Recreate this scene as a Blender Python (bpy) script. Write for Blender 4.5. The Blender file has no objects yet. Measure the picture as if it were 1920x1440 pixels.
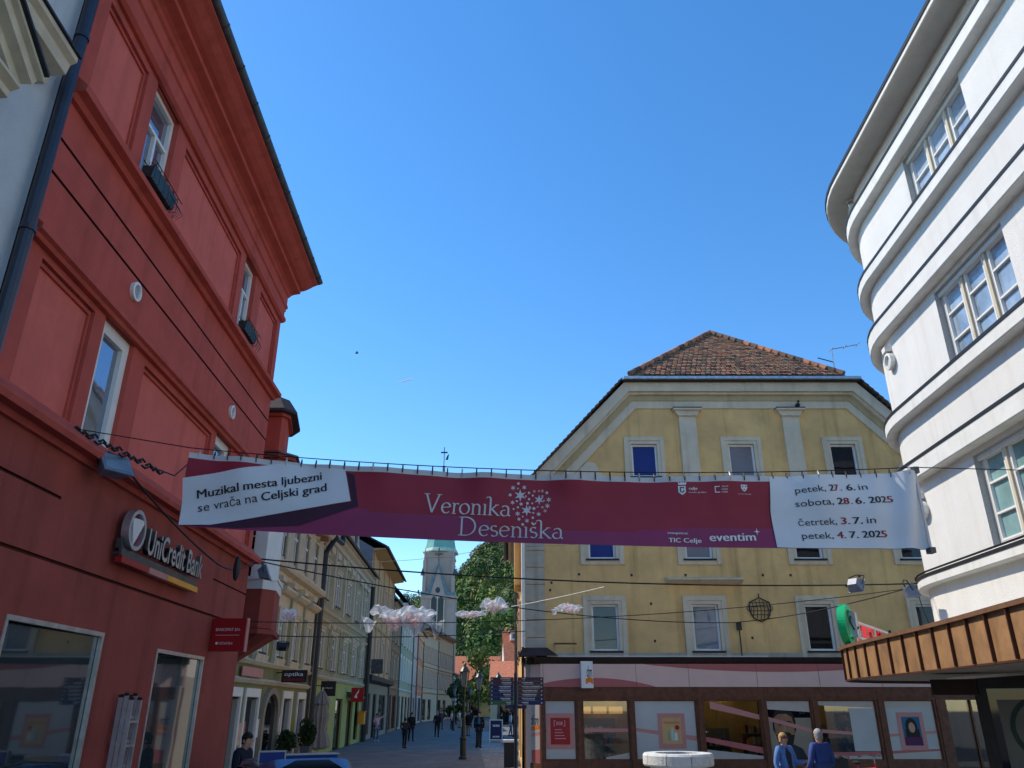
import bpy, bmesh, math, random
import numpy as np
from mathutils import Vector, Matrix
from mathutils.geometry import tessellate_polygon
from mathutils import noise as mnoise
random.seed(7); R = math.radians
D = bpy.data; SC = bpy.context.scene; COL = SC.collection

# ------------------------------------------------------------------ camera, world, sun
cam = D.cameras.new('camera'); cam.sensor_width = 36; cam.lens = 36*1450/1920; cam.clip_start = .05; cam.clip_end = 9000
co = D.objects.new('camera', cam); COL.objects.link(co); co.location = (0, 0, 2.1); co.rotation_euler = (R(90+22.6), 0, 0)
SC.camera = co
SUN_DIR = Vector((-.93, .37, 0)).normalized(); SUN_EL = R(48)
wd = D.worlds.new('World'); SC.world = wd; wd.use_nodes = True
nt = wd.node_tree; sky = nt.nodes.new('ShaderNodeTexSky'); sky.sky_type = 'NISHITA'; sky.sun_disc = False
sky.sun_elevation = SUN_EL; sky.sun_rotation = math.atan2(SUN_DIR.x, SUN_DIR.y)
sky.altitude = 300; sky.air_density = 1.0; sky.dust_density = .1; sky.ozone_density = 2.5
bg = nt.nodes['Background']; bg.inputs['Strength'].default_value = .125
hs = nt.nodes.new('ShaderNodeHueSaturation'); hs.inputs['Saturation'].default_value = 1.28; nt.links.new(sky.outputs[0], hs.inputs['Color']); nt.links.new(hs.outputs[0], bg.inputs[0])
sl = D.lights.new('sun', 'SUN'); sl.energy = 2.3; sl.angle = R(.5); sl.color = (1, .92, .79)
so = D.objects.new('sun', sl); COL.objects.link(so); so.location = (-60, 30, 80)
so.rotation_euler = (-Vector((SUN_DIR.x*math.cos(SUN_EL), SUN_DIR.y*math.cos(SUN_EL), math.sin(SUN_EL)))).to_track_quat('-Z', 'Y').to_euler()
SC.view_settings.view_transform = 'Standard'; SC.view_settings.look = 'None'; SC.view_settings.exposure = 1.0; SC.view_settings.gamma = 1

# ------------------------------------------------------------------ materials
M = {}
def srgb(r, g, b):
    f = lambda c: (c/255/12.92 if c/255 <= .04045 else ((c/255+.055)/1.055)**2.4)
    return (f(r), f(g), f(b))
def mat(name, col, rough=.8, var=.12, scale=3., bump=.0, bscale=40., metal=0., spec=.3, streak=0., tint=None):
    m = D.materials.new(name); m.use_nodes = True; t = m.node_tree; b = t.nodes['Principled BSDF']
    b.inputs['Roughness'].default_value = rough; b.inputs['Metallic'].default_value = metal
    b.inputs['Specular IOR Level'].default_value = spec
    tc = t.nodes.new('ShaderNodeTexCoord'); n = t.nodes.new('ShaderNodeTexNoise'); n.inputs['Scale'].default_value = scale
    n.inputs['Detail'].default_value = 6; n.inputs['Roughness'].default_value = .65
    t.links.new(tc.outputs['Object'], n.inputs['Vector'])
    r = t.nodes.new('ShaderNodeValToRGB'); r.color_ramp.elements[0].position = .3; r.color_ramp.elements[1].position = .7
    c2 = tint or col
    r.color_ramp.elements[0].color = tuple(c*(1-var) for c in c2)+(1,); r.color_ramp.elements[1].color = tuple(min(1, c*(1+var)) for c in col)+(1,)
    t.links.new(n.outputs['Fac'], r.inputs[0]); out = r.outputs[0]
    if streak:
        mp = t.nodes.new('ShaderNodeMapping'); mp.inputs['Scale'].default_value = (2.2, 2.2, .12); t.links.new(tc.outputs['Object'], mp.inputs[0])
        n2 = t.nodes.new('ShaderNodeTexNoise'); n2.inputs['Scale'].default_value = 1.6; n2.inputs['Detail'].default_value = 5; t.links.new(mp.outputs[0], n2.inputs['Vector'])
        r2 = t.nodes.new('ShaderNodeValToRGB'); r2.color_ramp.elements[0].position = .52; r2.color_ramp.elements[1].position = .78
        r2.color_ramp.elements[0].color = (1, 1, 1, 1); v = 1-streak; r2.color_ramp.elements[1].color = (v, v*.97, v*.93, 1)
        t.links.new(n2.outputs['Fac'], r2.inputs[0]); mx = t.nodes.new('ShaderNodeMix'); mx.data_type = 'RGBA'; mx.blend_type = 'MULTIPLY'
        mx.inputs[0].default_value = 1; t.links.new(out, mx.inputs[6]); t.links.new(r2.outputs[0], mx.inputs[7]); out = mx.outputs[2]
    t.links.new(out, b.inputs['Base Color'])
    if bump:
        n3 = t.nodes.new('ShaderNodeTexNoise'); n3.inputs['Scale'].default_value = bscale; n3.inputs['Detail'].default_value = 4; t.links.new(tc.outputs['Object'], n3.inputs['Vector'])
        bp = t.nodes.new('ShaderNodeBump'); bp.inputs['Strength'].default_value = bump; bp.inputs['Distance'].default_value = .02
        t.links.new(n3.outputs['Fac'], bp.inputs['Height']); t.links.new(bp.outputs[0], b.inputs['Normal'])
    M[name] = m; return m
def glass(name, col, rough=.03, ior=1.6, wav=.02, var=.3):
    m = mat(name, col, rough, var, .8, 0); b = m.node_tree.nodes['Principled BSDF']; b.inputs['IOR'].default_value = ior; b.inputs['Specular IOR Level'].default_value = .5
    t = m.node_tree; tc = t.nodes.new('ShaderNodeTexCoord'); n = t.nodes.new('ShaderNodeTexNoise'); n.inputs['Scale'].default_value = .9; t.links.new(tc.outputs['Object'], n.inputs['Vector'])
    bp = t.nodes.new('ShaderNodeBump'); bp.inputs['Strength'].default_value = .25; bp.inputs['Distance'].default_value = wav; t.links.new(n.outputs['Fac'], bp.inputs['Height']); t.links.new(bp.outputs[0], b.inputs['Normal'])
    return m
def clear(name):
    m = D.materials.new(name); m.use_nodes = True; t = m.node_tree; o = t.nodes['Material Output']; t.nodes.remove(t.nodes['Principled BSDF']); tp = t.nodes.new('ShaderNodeBsdfTransparent'); tp.inputs[0].default_value = (.62, .66, .66, 1); gl = t.nodes.new('ShaderNodeBsdfGlossy'); gl.inputs['Roughness'].default_value = .02
    lw = t.nodes.new('ShaderNodeFresnel'); lw.inputs[0].default_value = 1.9; mx = t.nodes.new('ShaderNodeMixShader'); t.links.new(lw.outputs[0], mx.inputs[0]); t.links.new(tp.outputs[0], mx.inputs[1]); t.links.new(gl.outputs[0], mx.inputs[2]); t.links.new(mx.outputs[0], o.inputs['Surface']); M[name] = m
clear_done = False
def cloth(name, col, alpha=.8, rough=.8):
    m = mat(name, col, rough, .06, 4); t = m.node_tree; b = t.nodes['Principled BSDF']; o = t.nodes['Material Output']
    tr = t.nodes.new('ShaderNodeBsdfTranslucent'); tr.inputs[0].default_value = tuple(col)+(1,); m1 = t.nodes.new('ShaderNodeMixShader'); m1.inputs[0].default_value = .35
    t.links.new(b.outputs[0], m1.inputs[1]); t.links.new(tr.outputs[0], m1.inputs[2]); last = m1
    if alpha < 1:
        tp = t.nodes.new('ShaderNodeBsdfTransparent'); m2 = t.nodes.new('ShaderNodeMixShader'); m2.inputs[0].default_value = alpha
        t.links.new(tp.outputs[0], m2.inputs[1]); t.links.new(m1.outputs[0], m2.inputs[2]); last = m2
    t.links.new(last.outputs[0], o.inputs['Surface']); return m
def emit(name, col, s):
    m = D.materials.new(name); m.use_nodes = True; b = m.node_tree.nodes['Principled BSDF']; b.inputs['Base Color'].default_value = col+(1,)
    b.inputs['Emission Color'].default_value = col+(1,); b.inputs['Emission Strength'].default_value = s; M[name] = m

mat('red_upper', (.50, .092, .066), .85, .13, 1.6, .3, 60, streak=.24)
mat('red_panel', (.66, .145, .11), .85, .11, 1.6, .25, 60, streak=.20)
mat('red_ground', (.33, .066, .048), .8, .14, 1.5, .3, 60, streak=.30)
mat('red_groove', (.10, .02, .016), .9)
mat('grey_wall', (.55, .60, .62), .85, .07, 2, .5, 70, streak=.1)
mat('cream_stone', (.60, .53, .40), .85, .12, 4, .2, 50, streak=.15)
mat('cream_trim', (.64, .55, .40), .85, .10, 2, .2, 50, streak=.22)
mat('yellow_wall', (.78, .50, .20), .88, .13, .9, .25, 45, streak=.33, tint=(.70, .45, .19))
mat('ochre_strip', (.47, .37, .20), .85, .12, 2, streak=.2)
mat('quoin', (.48, .42, .32), .85, .16, 2, .3, 40, streak=.3)
mat('white_paint', (.78, .77, .73), .5, .05, 4)
mat('white_wall', (.84, .81, .75), .9, .04, 1.1, .8, 90, streak=.07)
mat('white_ledge', (.74, .72, .66), .8, .06, 3, .1, 60, streak=.16)
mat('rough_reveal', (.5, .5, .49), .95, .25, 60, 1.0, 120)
mat('dark_flashing', (.02, .021, .024), .5, .2, 5)
mat('gutter_grey', (.10, .105, .11), .45, .3, 6, metal=.6)
mat('zinc', (.5, .51, .52), .4, .2, 6, metal=.8)
mat('pipe_dark', (.018, .02, .035), .35, .2, 5, spec=.6)
mat('wood_brown', (.14, .052, .027), .55, .35, 6, .2, 30, streak=.25)
mat('dark_cornice', (.028, .014, .011), .6, .3, 6)
mat('pink_pale', (.74, .50, .42), .5, .05, 2)
mat('pink_dark', (.46, .13, .12), .5, .06, 2)
mat('pink_mid', (.56, .24, .21), .5, .06, 2)
mat('film_frost', (.48, .48, .46), .5, .10, .7)
mat('film_dark', (.13, .135, .13), .4, .2, 1.5); mat('emblem_green', (.05, .16, .05), .5, .2, 3); mat('emblem_dark', (.02, .045, .05), .5)
mat('film_cream', (.50, .44, .38), .5, .06, 2)
mat('copper', (.34, .185, .080), .5, .25, 2.2, .15, 12, streak=.25, tint=(.27, .15, .075))
mat('copper_seam', (.07, .024, .012), .6)
mat('copper_rim', (.23, .12, .065), .5, .2, 4)
mat('soffit', (.30, .30, .28), .9, .08, 2)
mat('soffit_white', (.78, .72, .63), .9, .06, 2, streak=.08)
mat('black_metal', (.012, .012, .014), .45, .2, 8, spec=.5)
mat('lamp_green', (.015, .03, .03), .4, .2, 8, spec=.5)
mat('cable_black', (.01, .01, .012), .6)
mat('rope_white', (.7, .68, .6), .8)
mat('steel', (.45, .45, .47), .35, .1, 8, metal=.9)
mat('alu', (.50, .50, .52), .4, .1, 8, metal=.7)
mat('flood_blue', (.16, .20, .28), .4, .15, 8)
mat('maroon', (.31, .024, .045), .55, .10, 1.2, spec=.3)
mat('plum', (.27, .03, .105), .5, .08, 1.2, spec=.3)
mat('plum_dark', (.05, .012, .035), .55, .15, 3)
mat('vinyl_white', (.68, .69, .72), .5, .05, .9, spec=.4)
mat('vinyl_hem', (.62, .58, .58), .5, .05, 2)
mat('ink_black', (.03, .022, .026), .6)
mat('ink_red', (.34, .02, .04), .6)
mat('ink_silver', (.60, .57, .58), .5)
mat('ink_white', (.8, .78, .78), .5)
mat('ink_pink', (.62, .28, .30), .5)
mat('ink_dark', (.04, .06, .06), .6)
mat('sign_red', (.36, .012, .016), .4, .08, 3)
mat('sign_navy', (.008, .014, .085), .4, .1, 3)
mat('sign_brown', (.055, .022, .038), .4, .1, 3)
mat('sign_green', (.03, .12, .05), .4, .1, 3)
mat('orange', (.85, .22, .02), .5)
mat('amber', (.85, .38, .05), .5)
mat('spar_green', (.005, .42, .15), .35, .06, 4, spec=.4)
mat('spar_red', (.80, .035, .025), .35, .06, 4, spec=.4)
mat('blind_blue', (.012, .035, .20), .55, .06, 2)
mat('blind_grey', (.22, .21, .23), .5, .12, 1.5)
mat('curtain', (.5, .48, .45), .9, .15, 8)
glass('glass', (.020, .023, .028)); glass('glass_dark', (.008, .008, .010), ior=1.45); glass('glass_blue', (.30, .34, .42), ior=2.0, var=.05); M['glass_blue'].node_tree.nodes['Principled BSDF'].inputs['Metallic'].default_value = .75
glass('glass_green', (.05, .09, .085), ior=1.6); glass('glass_bank', (.03, .045, .05), ior=2.3, wav=.006); glass('glass_pale', (.16, .20, .24), ior=1.6)
mat('olive', (.21, .22, .095), .88, .14, 2, .2, 40, streak=.2); mat('h1_stone', (.60, .53, .39), .85, .12, 3, .2, 40, streak=.2)
mat('beige_green', (.34, .32, .19), .88, .12, 1.5, .2, 40, streak=.25); mat('lime', (.36, .40, .13), .85, .06, 1.5)
mat('taupe', (.30, .25, .18), .88, .12, 2); mat('ochre', (.60, .38, .16), .85, .08, 1.5, streak=.15); mat('salmon', (.62, .40, .26), .85, .08, 1.5)
mat('gable_grey', (.24, .22, .23), .9, .12, 1); mat('brick_brown', (.30, .155, .085), .85, .2, 3, streak=.2); mat('mint', (.31, .37, .25), .85, .07, 2)
mat('rust_orange', (.56, .22, .12), .85, .08, 2); mat('beige', (.50, .42, .29), .85, .10, 2, streak=.15); mat('tan', (.44, .30, .18), .85, .1, 2); mat('pale_blue', (.46, .44, .40), .85, .07, 2)
mat('roof_dark', (.055, .042, .045), .85, .3, 2, .5, 25); mat('roof_red', (.52, .17, .085), .85, .25, 3, .5, 25); mat('roof_purple', (.105, .085, .105), .8, .2, 1)
for i, c in enumerate([(.36, .16, .09), (.42, .25, .14), (.19, .115, .08), (.48, .21, .115), (.30, .21, .14), (.09, .07, .055)]): mat('tile%d' % i, c, .85, .25, 9)
mat('verdigris', (.16, .40, .34), .7, .2, 1.5); mat('verdigris_pale', (.42, .56, .46), .75, .15, 1.5); mat('church_stone', (.42, .35, .30), .9, .1, .6); mat('blue_trim', (.12, .22, .26), .6, .3, 2)
mat('paving', (.20, .185, .17), .8, .2, .7, .3, 20); mat('paving_light', (.36, .34, .31), .85, .15, 2, .3, 20); mat('ground', (.16, .155, .15), .9, .15, .3)
mat('hill', (.035, .055, .018), .95, .4, .05)
for i, c in enumerate([(.085, .15, .03), (.13, .20, .042), (.05, .095, .028), (.19, .225, .05), (.03, .058, .022), (.22, .20, .055)]): mat('leaf%d' % i, c, .7, .35, .4, spec=.2)
mat('bark', (.06, .045, .03), .95, .3, 6, .5, 20); mat('shrub', (.02, .04, .018), .9, .4, 6)
mat('tulle_plain', (.8, .8, .8)); cloth('tulle', (.95, .95, .95), .7); cloth('tulle_thin', (.92, .92, .93), .34); cloth('tulle_pink', (.90, .56, .50), .70); cloth('canvas', (.5, .46, .43), 1)
mat('stone_well', (.72, .71, .68), .9, .14, 5, .6, 30); mat('stone_joint', (.35, .34, .32), .9)
mat('skin', (.55, .30, .21), .6, .06, 6); mat('hair_dark', (.015, .011, .009), .6); mat('hair_blond', (.42, .25, .09), .6, .25, 30); mat('hair_grey', (.33, .32, .31), .6, .2, 30)
mat('denim', (.12, .24, .52), .85, .12, 10); mat('blue_jacket', (.05, .085, .27), .85, .12, 8); mat('navy', (.012, .015, .03), .85); mat('black_cloth', (.012, .012, .013), .85, .2, 8)
mat('charcoal', (.035, .035, .04), .85); mat('pink_cloth', (.55, .33, .36), .85); mat('white_cloth', (.7, .7, .7), .85); mat('jeans', (.07, .10, .18), .85); mat('khaki', (.26, .20, .13), .85)
mat('teal_cloth', (.03, .14, .25), .85); mat('plum_cloth', (.10, .03, .08), .85); mat('lips', (.45, .12, .10), .5)
mat('car_blue', (.15, .20, .32), .22, .06, 2, spec=.7, metal=.6); mat('rubber', (.015, .015, .015), .8); mat('car_silver', (.4, .41, .43), .3, metal=.6)
mat('contrail', (.9, .9, .9), .9); mat('planter', (.14, .14, .16), .7)
clear('glass_clear')
emit('bulb', (1, .80, .5), 14); emit('shelf_glow', (.9, .45, .12), .5)

glass('glass_curtain', (.34, .42, .50), ior=1.9, var=.5); glass('glass_teal', (.20, .33, .32), ior=1.7, var=.4); mat('cream_frame', (.66, .60, .50), .6, .06, 3)

# ------------------------------------------------------------------ helpers
def Fr(O, d, flip=1):
    d = Vector((d[0], d[1], 0)).normalized(); n = Vector((d.y*flip, -d.x*flip, 0))
    return lambda u, w, z: Vector((O[0]+d.x*u+n.x*w, O[1]+d.y*u+n.y*w, z))
ID = lambda u, w, z: Vector((u, w, z))
RED = Fr((-4.6, 0), (-.0427, 1)); YEL = Fr((0, 27), (1, 0)); LEFT = Fr((-7, 0), (-.05, 1))
ROOT = {}
def tag(o, label=None, cat=None, group=None, kind=None):
    for k, v in (('label', label), ('category', cat), ('group', group), ('kind', kind)):
        if v: o[k] = v
    return o
def thing(name, label, cat, loc=(0, 0, 0), group=None, rz=0):
    o = D.objects.new(name, None); COL.objects.link(o); o.location = loc; o.rotation_euler = (0, 0, rz); o.empty_display_size = .2
    ROOT[o.name] = Vector(loc) if not rz else Vector((0, 0, 0)); return tag(o, label, cat, group)
class MB:
    def __init__(s, fr=ID): s.v = []; s.f = []; s.m = []; s.fr = fr; s.q = 0
    def P(s, p): s.v.append(s.fr(*p)); return len(s.v)-1
    def face(s, pts, m=0): s.f.append([s.P(p) for p in pts]); s.m.append(m)
    def box(s, u0, u1, w0, w1, z0, z1, m=0):
        c = [s.P(p) for p in ((u0, w0, z0), (u1, w0, z0), (u1, w1, z0), (u0, w1, z0), (u0, w0, z1), (u1, w0, z1), (u1, w1, z1), (u0, w1, z1))]
        for q in ((0, 3, 2, 1), (4, 5, 6, 7), (0, 1, 5, 4), (1, 2, 6, 5), (2, 3, 7, 6), (3, 0, 4, 7)): s.f.append([c[i] for i in q]); s.m.append(m)
        return s
    def prof(s, pr, u0, u1, n=1, m=0, caps=True):          # closed (w,z) profile swept along u
        k = len(pr); us = [u0+(u1-u0)*i/n for i in range(n+1)]
        ix = [[s.P((u, w, z)) for w, z in pr] for u in us]
        for i in range(n):
            for j in range(k): s.f.append([ix[i][j], ix[i][(j+1) % k], ix[i+1][(j+1) % k], ix[i+1][j]]); s.m.append(m)
        if caps: s.f.append(ix[0][::-1]); s.f.append(ix[-1][:]); s.m += [m, m]
        return s
    def slab(s, poly, w0, w1, m=0, holes=()):              # polygon in (u,z) with thickness w0..w1
        rings = [poly]+list(holes); flat = [p for r in rings for p in r]
        tri = tessellate_polygon([[Vector((p[0], p[1], 0)) for p in r] for r in rings])
        for w in (w0, w1):
            b = len(s.v)
            for p in flat: s.P((p[0], w, p[1]))
            for t in tri: s.f.append([b+i for i in t]); s.m.append(m)
            if w0 == w1: return s
        for r in rings:
            for i in range(len(r)):
                a, c = r[i], r[(i+1) % len(r)]; s.face([(a[0], w0, a[1]), (c[0], w0, c[1]), (c[0], w1, c[1]), (a[0], w1, a[1])], m)
        return s
    def tube(s, pts, r, n=6, m=0, caps=True):
        pts = [Vector(p) for p in pts]; rs = r if isinstance(r, (list, tuple)) else [r]*len(pts); rings = []; up = None
        for i, p in enumerate(pts):
            d = (pts[min(i+1, len(pts)-1)]-pts[max(i-1, 0)]).normalized()
            if up is None: up = Vector((0, 0, 1)) if abs(d.z) < .9 else Vector((1, 0, 0))
            a = d.cross(up).normalized(); b = a.cross(d).normalized(); up = b
            rings.append([s.P(p+(a*math.cos(2*math.pi*k/n)+b*math.sin(2*math.pi*k/n))*rs[i]) for k in range(n)])
        for i in range(len(pts)-1):
            for k in range(n): s.f.append([rings[i][k], rings[i][(k+1) % n], rings[i+1][(k+1) % n], rings[i+1][k]]); s.m.append(m)
        if caps: s.f.append(rings[0][::-1]); s.f.append(rings[-1][:]); s.m += [m, m]
        return s
    def lathe(s, prof, c, n=16, m=0, ax='z', ph=0.):
        rings = []
        for r, h in prof:
            rg = []
            for k in range(n):
                a = 2*math.pi*k/n+ph; x, y = r*math.cos(a), r*math.sin(a)
                rg.append(s.P({'z': (c[0]+x, c[1]+y, c[2]+h), 'w': (c[0]+x, c[1]+h, c[2]+y), 'u': (c[0]+h, c[1]+x, c[2]+y)}[ax]))
            rings.append(rg)
        for i in range(len(rings)-1):
            for k in range(n): s.f.append([rings[i][k], rings[i][(k+1) % n], rings[i+1][(k+1) % n], rings[i+1][k]]); s.m.append(m)
        s.f.append(rings[0][::-1]); s.f.append(rings[-1][:]); s.m += [m, m]; return s
    def ball(s, c, r, n=8, m=0, sq=(1, 1, 1)):
        st = len(s.v); s.lathe([(max(1e-4, math.sin(math.pi*i/n)), -math.cos(math.pi*i/n)) for i in range(n+1)], (0, 0, 0), n+2, m)
        fr = s.fr; s0 = [Vector(x) for x in s.v[st:]]
        for i, x in enumerate(s0): s.v[st+i] = fr(c[0]+x.x*r*sq[0], c[1]+x.y*r*sq[1], c[2]+x.z*r*sq[2]) if fr is ID else x
        return s
    def text(s, t, x0, x1, z0, z1, w=0., m=0, bold=0., fit='box', shear=0., mp=None):
        vs, fs = glyphs(t, bold)
        xs = [p[0] for p in vs]; ys = [p[1] for p in vs]; ax, bx, ay, by = min(xs), max(xs), min(ys), max(ys)
        sz = (z1-z0)/(by-ay); sx = (x1-x0)/(bx-ax); b = len(s.v)
        for x, y in vs:
            u = x0+(x-ax)*sx; z = z0+(y-ay)*sz; u += shear*(z-z0)
            s.v.append(mp(u, w, z) if mp else s.fr(u, w, z))
        for f in fs: s.f.append([b+i for i in f]); s.m.append(m)
        return s
    def build(s, name, mats, parent=None, smooth=False, merge=True, loc=None):
        if isinstance(mats, str): mats = [mats]
        me = D.meshes.new(name); off = Vector((0, 0, 0))
        if parent is not None:
            p = parent
            while p.parent: p = p.parent
            off = ROOT.get(p.name, p.location)
        me.from_pydata([v-off for v in s.v], [], s.f)
        for x in mats: me.materials.append(M[x])
        me.polygons.foreach_set('material_index', s.m)
        if merge:
            bm = bmesh.new(); bm.from_mesh(me); bmesh.ops.remove_doubles(bm, verts=bm.verts, dist=1e-4); bmesh.ops.recalc_face_normals(bm, faces=bm.faces); bm.to_mesh(me); bm.free()
        if smooth: me.polygons.foreach_set('use_smooth', [True]*len(me.polygons))
        o = D.objects.new(name, me); COL.objects.link(o)
        if parent is not None: o.parent = parent
        elif loc is not None:
            l = Vector(loc); me.transform(Matrix.Translation(-l)); o.location = l; ROOT[o.name] = l
        else: ROOT[o.name] = Vector((0, 0, 0))
        return o
GC = {}
def glyphs(t, bold=0.):
    if (t, bold) in GC: return GC[(t, bold)]
    cu = D.curves.new('t', 'FONT'); cu.body = t; cu.size = 1; cu.offset = bold; cu.resolution_u = 3; cu.fill_mode = 'FRONT'
    o = D.objects.new('t', cu); COL.objects.link(o); bpy.context.view_layer.update(); dg = bpy.context.evaluated_depsgraph_get()
    me = D.meshes.new_from_object(o.evaluated_get(dg)); r = ([(v.co.x, v.co.y) for v in me.vertices], [list(p.vertices) for p in me.polygons])
    D.objects.remove(o); D.meshes.remove(me); D.curves.remove(cu); GC[(t, bold)] = r; return r
def copy_tree(o, parent=None):
    c = o.copy(); COL.objects.link(c); c.parent = parent
    for ch in o.children: copy_tree(ch, c)
    if parent is None: ROOT[c.name] = Vector((0, 0, 0))
    return c
def walls(mb, u0, u1, z0, z1, holes=(), w=0., n=1, m=0):      # wall sheet with recessed openings (a,b,c,d,depth,backmat)
    us = {u0, u1} | {u0+(u1-u0)*i/n for i in range(n+1)}; zs = {z0, z1}
    for h in holes: us |= {max(u0, min(u1, h[0])), max(u0, min(u1, h[1]))}; zs |= {max(z0, min(z1, h[2])), max(z0, min(z1, h[3]))}
    us = sorted(us); zs = sorted(zs)
    def hole(u, z):
        for h in holes:
            if h[0] < u < h[1] and h[2] < z < h[3]: return h
    for i in range(len(us)-1):
        for j in range(len(zs)-1):
            a, b, c, d = us[i], us[i+1], zs[j], zs[j+1]
            if b-a < 1e-6 or d-c < 1e-6: continue
            h = hole((a+b)/2, (c+d)/2)
            if not h: mb.face([(a, w, c), (b, w, c), (b, w, d), (a, w, d)], m)
            elif h[5] is not None: mb.face([(a, w-h[4], c), (b, w-h[4], c), (b, w-h[4], d), (a, w-h[4], d)], h[5])
    for h in holes:
        a, b, c, d, dp = max(u0, h[0]), min(u1, h[1]), max(z0, h[2]), min(z1, h[3]), h[4]; rm = h[6] if len(h) > 6 else m
        for u in (a, b): mb.face([(u, w, c), (u, w-dp, c), (u, w-dp, d), (u, w, d)], rm)
        ss = [x for x in us if a-1e-6 <= x <= b+1e-6]
        for i in range(len(ss)-1):
            for z in (c, d): mb.face([(ss[i], w, z), (ss[i+1], w, z), (ss[i+1], w-dp, z), (ss[i], w-dp, z)], rm)
    return mb
def window(B, fr, a, b, c, d, w=-.16, t=.07, mv=(), mh=(), fm='white_paint', pm='glass', sill=None, sur=None, sm='cream_trim', n=1, tm=None, name='window', mtop=1., dep=(.04, .05)):
    tm = tm or t*.8
    d0, d1 = dep; mb = MB(fr); mb.box(a, b, w-d0, w+d1, c, c+t).box(a, b, w-d0, w+d1, d-t, d).box(a, a+t, w-d0, w+d1-.002, c+t, d-t).box(b-t, b, w-d0, w+d1-.002, c+t, d-t)
    for x in mv: u = a+(b-a)*x; mb.box(u-tm/2, u+tm/2, w-.035, w+.044, c+t, min(d-t, c+(d-c)*mtop-tm/2-.001))
    for y in mh: z = c+(d-c)*y; mb.box(a+t, b-t, w-.033, w+.038, z-tm/2, z+tm/2)
    f = mb.build(name, fm, B)
    MB(fr).box(a+.01, b-.01, w-.03, w-.01, c+.01, d-.01).build('pane', pm, f)
    if sill: MB(fr).box(a-.1, b+.1, w+.05, sill[0], c-.06, c-.002).build('sill', sill[1], f)
    if sur:
        k, p = sur; MB(fr).box(a-k, a, 0, p, c-k*.6, d+k).box(b, b+k, 0, p, c-k*.6, d+k).box(a, b, 0, p, d, d+k).box(a, b, 0, p, c-k*.6, c).box(a-k-.03, b+k+.03, 0, p+.04, d+k, d+k+.07).build('surround', sm, f)
    return f
HPX = 2.1
def hitY(px, py, Y):
    x = (px-960)/1450; y = (720-py)/1450; c, s_ = math.cos(R(22.6)), math.sin(R(22.6)); t = Y/(c-y*s_)
    return Vector((x*t, Y, HPX+t*(s_+y*c)))
def sagline(a, b, sag, n=24):
    a, b = Vector(a), Vector(b); return [a.lerp(b, i/n)-Vector((0, 0, 4*sag*(i/n)*(1-i/n))) for i in range(n+1)]

# ------------------------------------------------------------------ ground
g = MB(); g.face([(-1500, -300, 0), (1500, -300, 0), (1500, 2500, 0), (-1500, 2500, 0)]); tag(g.build('ground', 'ground'), kind='structure')
def brickify(name, sx, sy, mort):
    t = M[name].node_tree; b = t.nodes['Principled BSDF']; lk = b.inputs['Base Color'].links[0]; src = lk.from_socket
    tc = t.nodes.new('ShaderNodeTexCoord'); br = t.nodes.new('ShaderNodeTexBrick'); br.inputs['Scale'].default_value = 1; br.inputs['Brick Width'].default_value = sx; br.inputs['Row Height'].default_value = sy
    br.inputs['Mortar Size'].default_value = mort; br.inputs['Color1'].default_value = (1, 1, 1, 1); br.inputs['Color2'].default_value = (.72, .72, .75, 1); br.inputs['Mortar'].default_value = (.45, .45, .45, 1)
    t.links.new(tc.outputs['Object'], br.inputs['Vector']); mx = t.nodes.new('ShaderNodeMix'); mx.data_type = 'RGBA'; mx.blend_type = 'MULTIPLY'; mx.inputs[0].default_value = 1
    t.links.new(src, mx.inputs[6]); t.links.new(br.outputs[0], mx.inputs[7]); t.links.new(mx.outputs[2], b.inputs['Base Color'])
brickify('paving', .9, .45, .012); brickify('paving_light', .6, .6, .012)
g = MB(); g.face([(-7.2, -2, .004), (9, -2, .004), (16, 27, .004), (.3, 27.5, .004), (-2.2, 90, .004), (-4, 170, .004), (-9, 170, .004), (-11.2, 90, .004), (-8.1, 27, .004)])
tag(g.build('street_paving', 'paving'), kind='structure')
g = MB(); g.face([(-.9, 30, .008), (.25, 30, .008), (-1.6, 75, .008), (-3.2, 75, .008)]); tag(g.build('pavement_strip', 'paving_light'), kind='structure')
g = MB()
for i in range(9): y = 37+i*1.5; g.box(-1.7+random.uniform(-.2, .2), -.5, y, y+.5, .008, .012)
tag(g.build('paving_bands', 'paving_light'), kind='structure')

# ------------------------------------------------------------------ red building with the bank
def rbox(mb, *a, **k): mb.box(*a, **k)
B = thing('red_building', 'red stucco corner building with framed wall panels and a bank at street level', 'building', (-5, 11, 0))
E0, E1 = 6.5, 15.75
mb = MB(RED); W2 = (8.56, 10.17); W1 = (4.76, 6.5)
holes = [(8.4, 9.24, *W2, .22, None), (12.92, 13.66, *W2, .22, None), (8.42, 9.26, *W1, .22, None), (12.78, 13.66, *W1, .22, None)]
for a, b, c, d in ((6.95, 8.12, 8.74, 10.06), (9.6, 12.64, 8.62, 10.04), (14.06, 15.5, 8.58, 10.04), (6.95, 8.16, 4.98, 6.42), (9.66, 12.56, 4.98, 6.40), (13.95, 15.5, 4.98, 6.40)):
    holes.append((a, b, c, d, .07, 1, 0))
holes += [(E0, E1, 7.76, 7.80, .035, 2, 2), (E0, E1, 7.33, 7.37, .035, 2, 2)]
walls(mb, E0, E1, 4.9, 10.5, holes)
mb.face([(E1, 0, 4.9), (E1, -1.6, 4.9), (E1, -1.6, 10.5), (E1, 0, 10.5)]); mb.build('wall', ['red_upper', 'red_panel', 'red_groove'], B)
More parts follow.
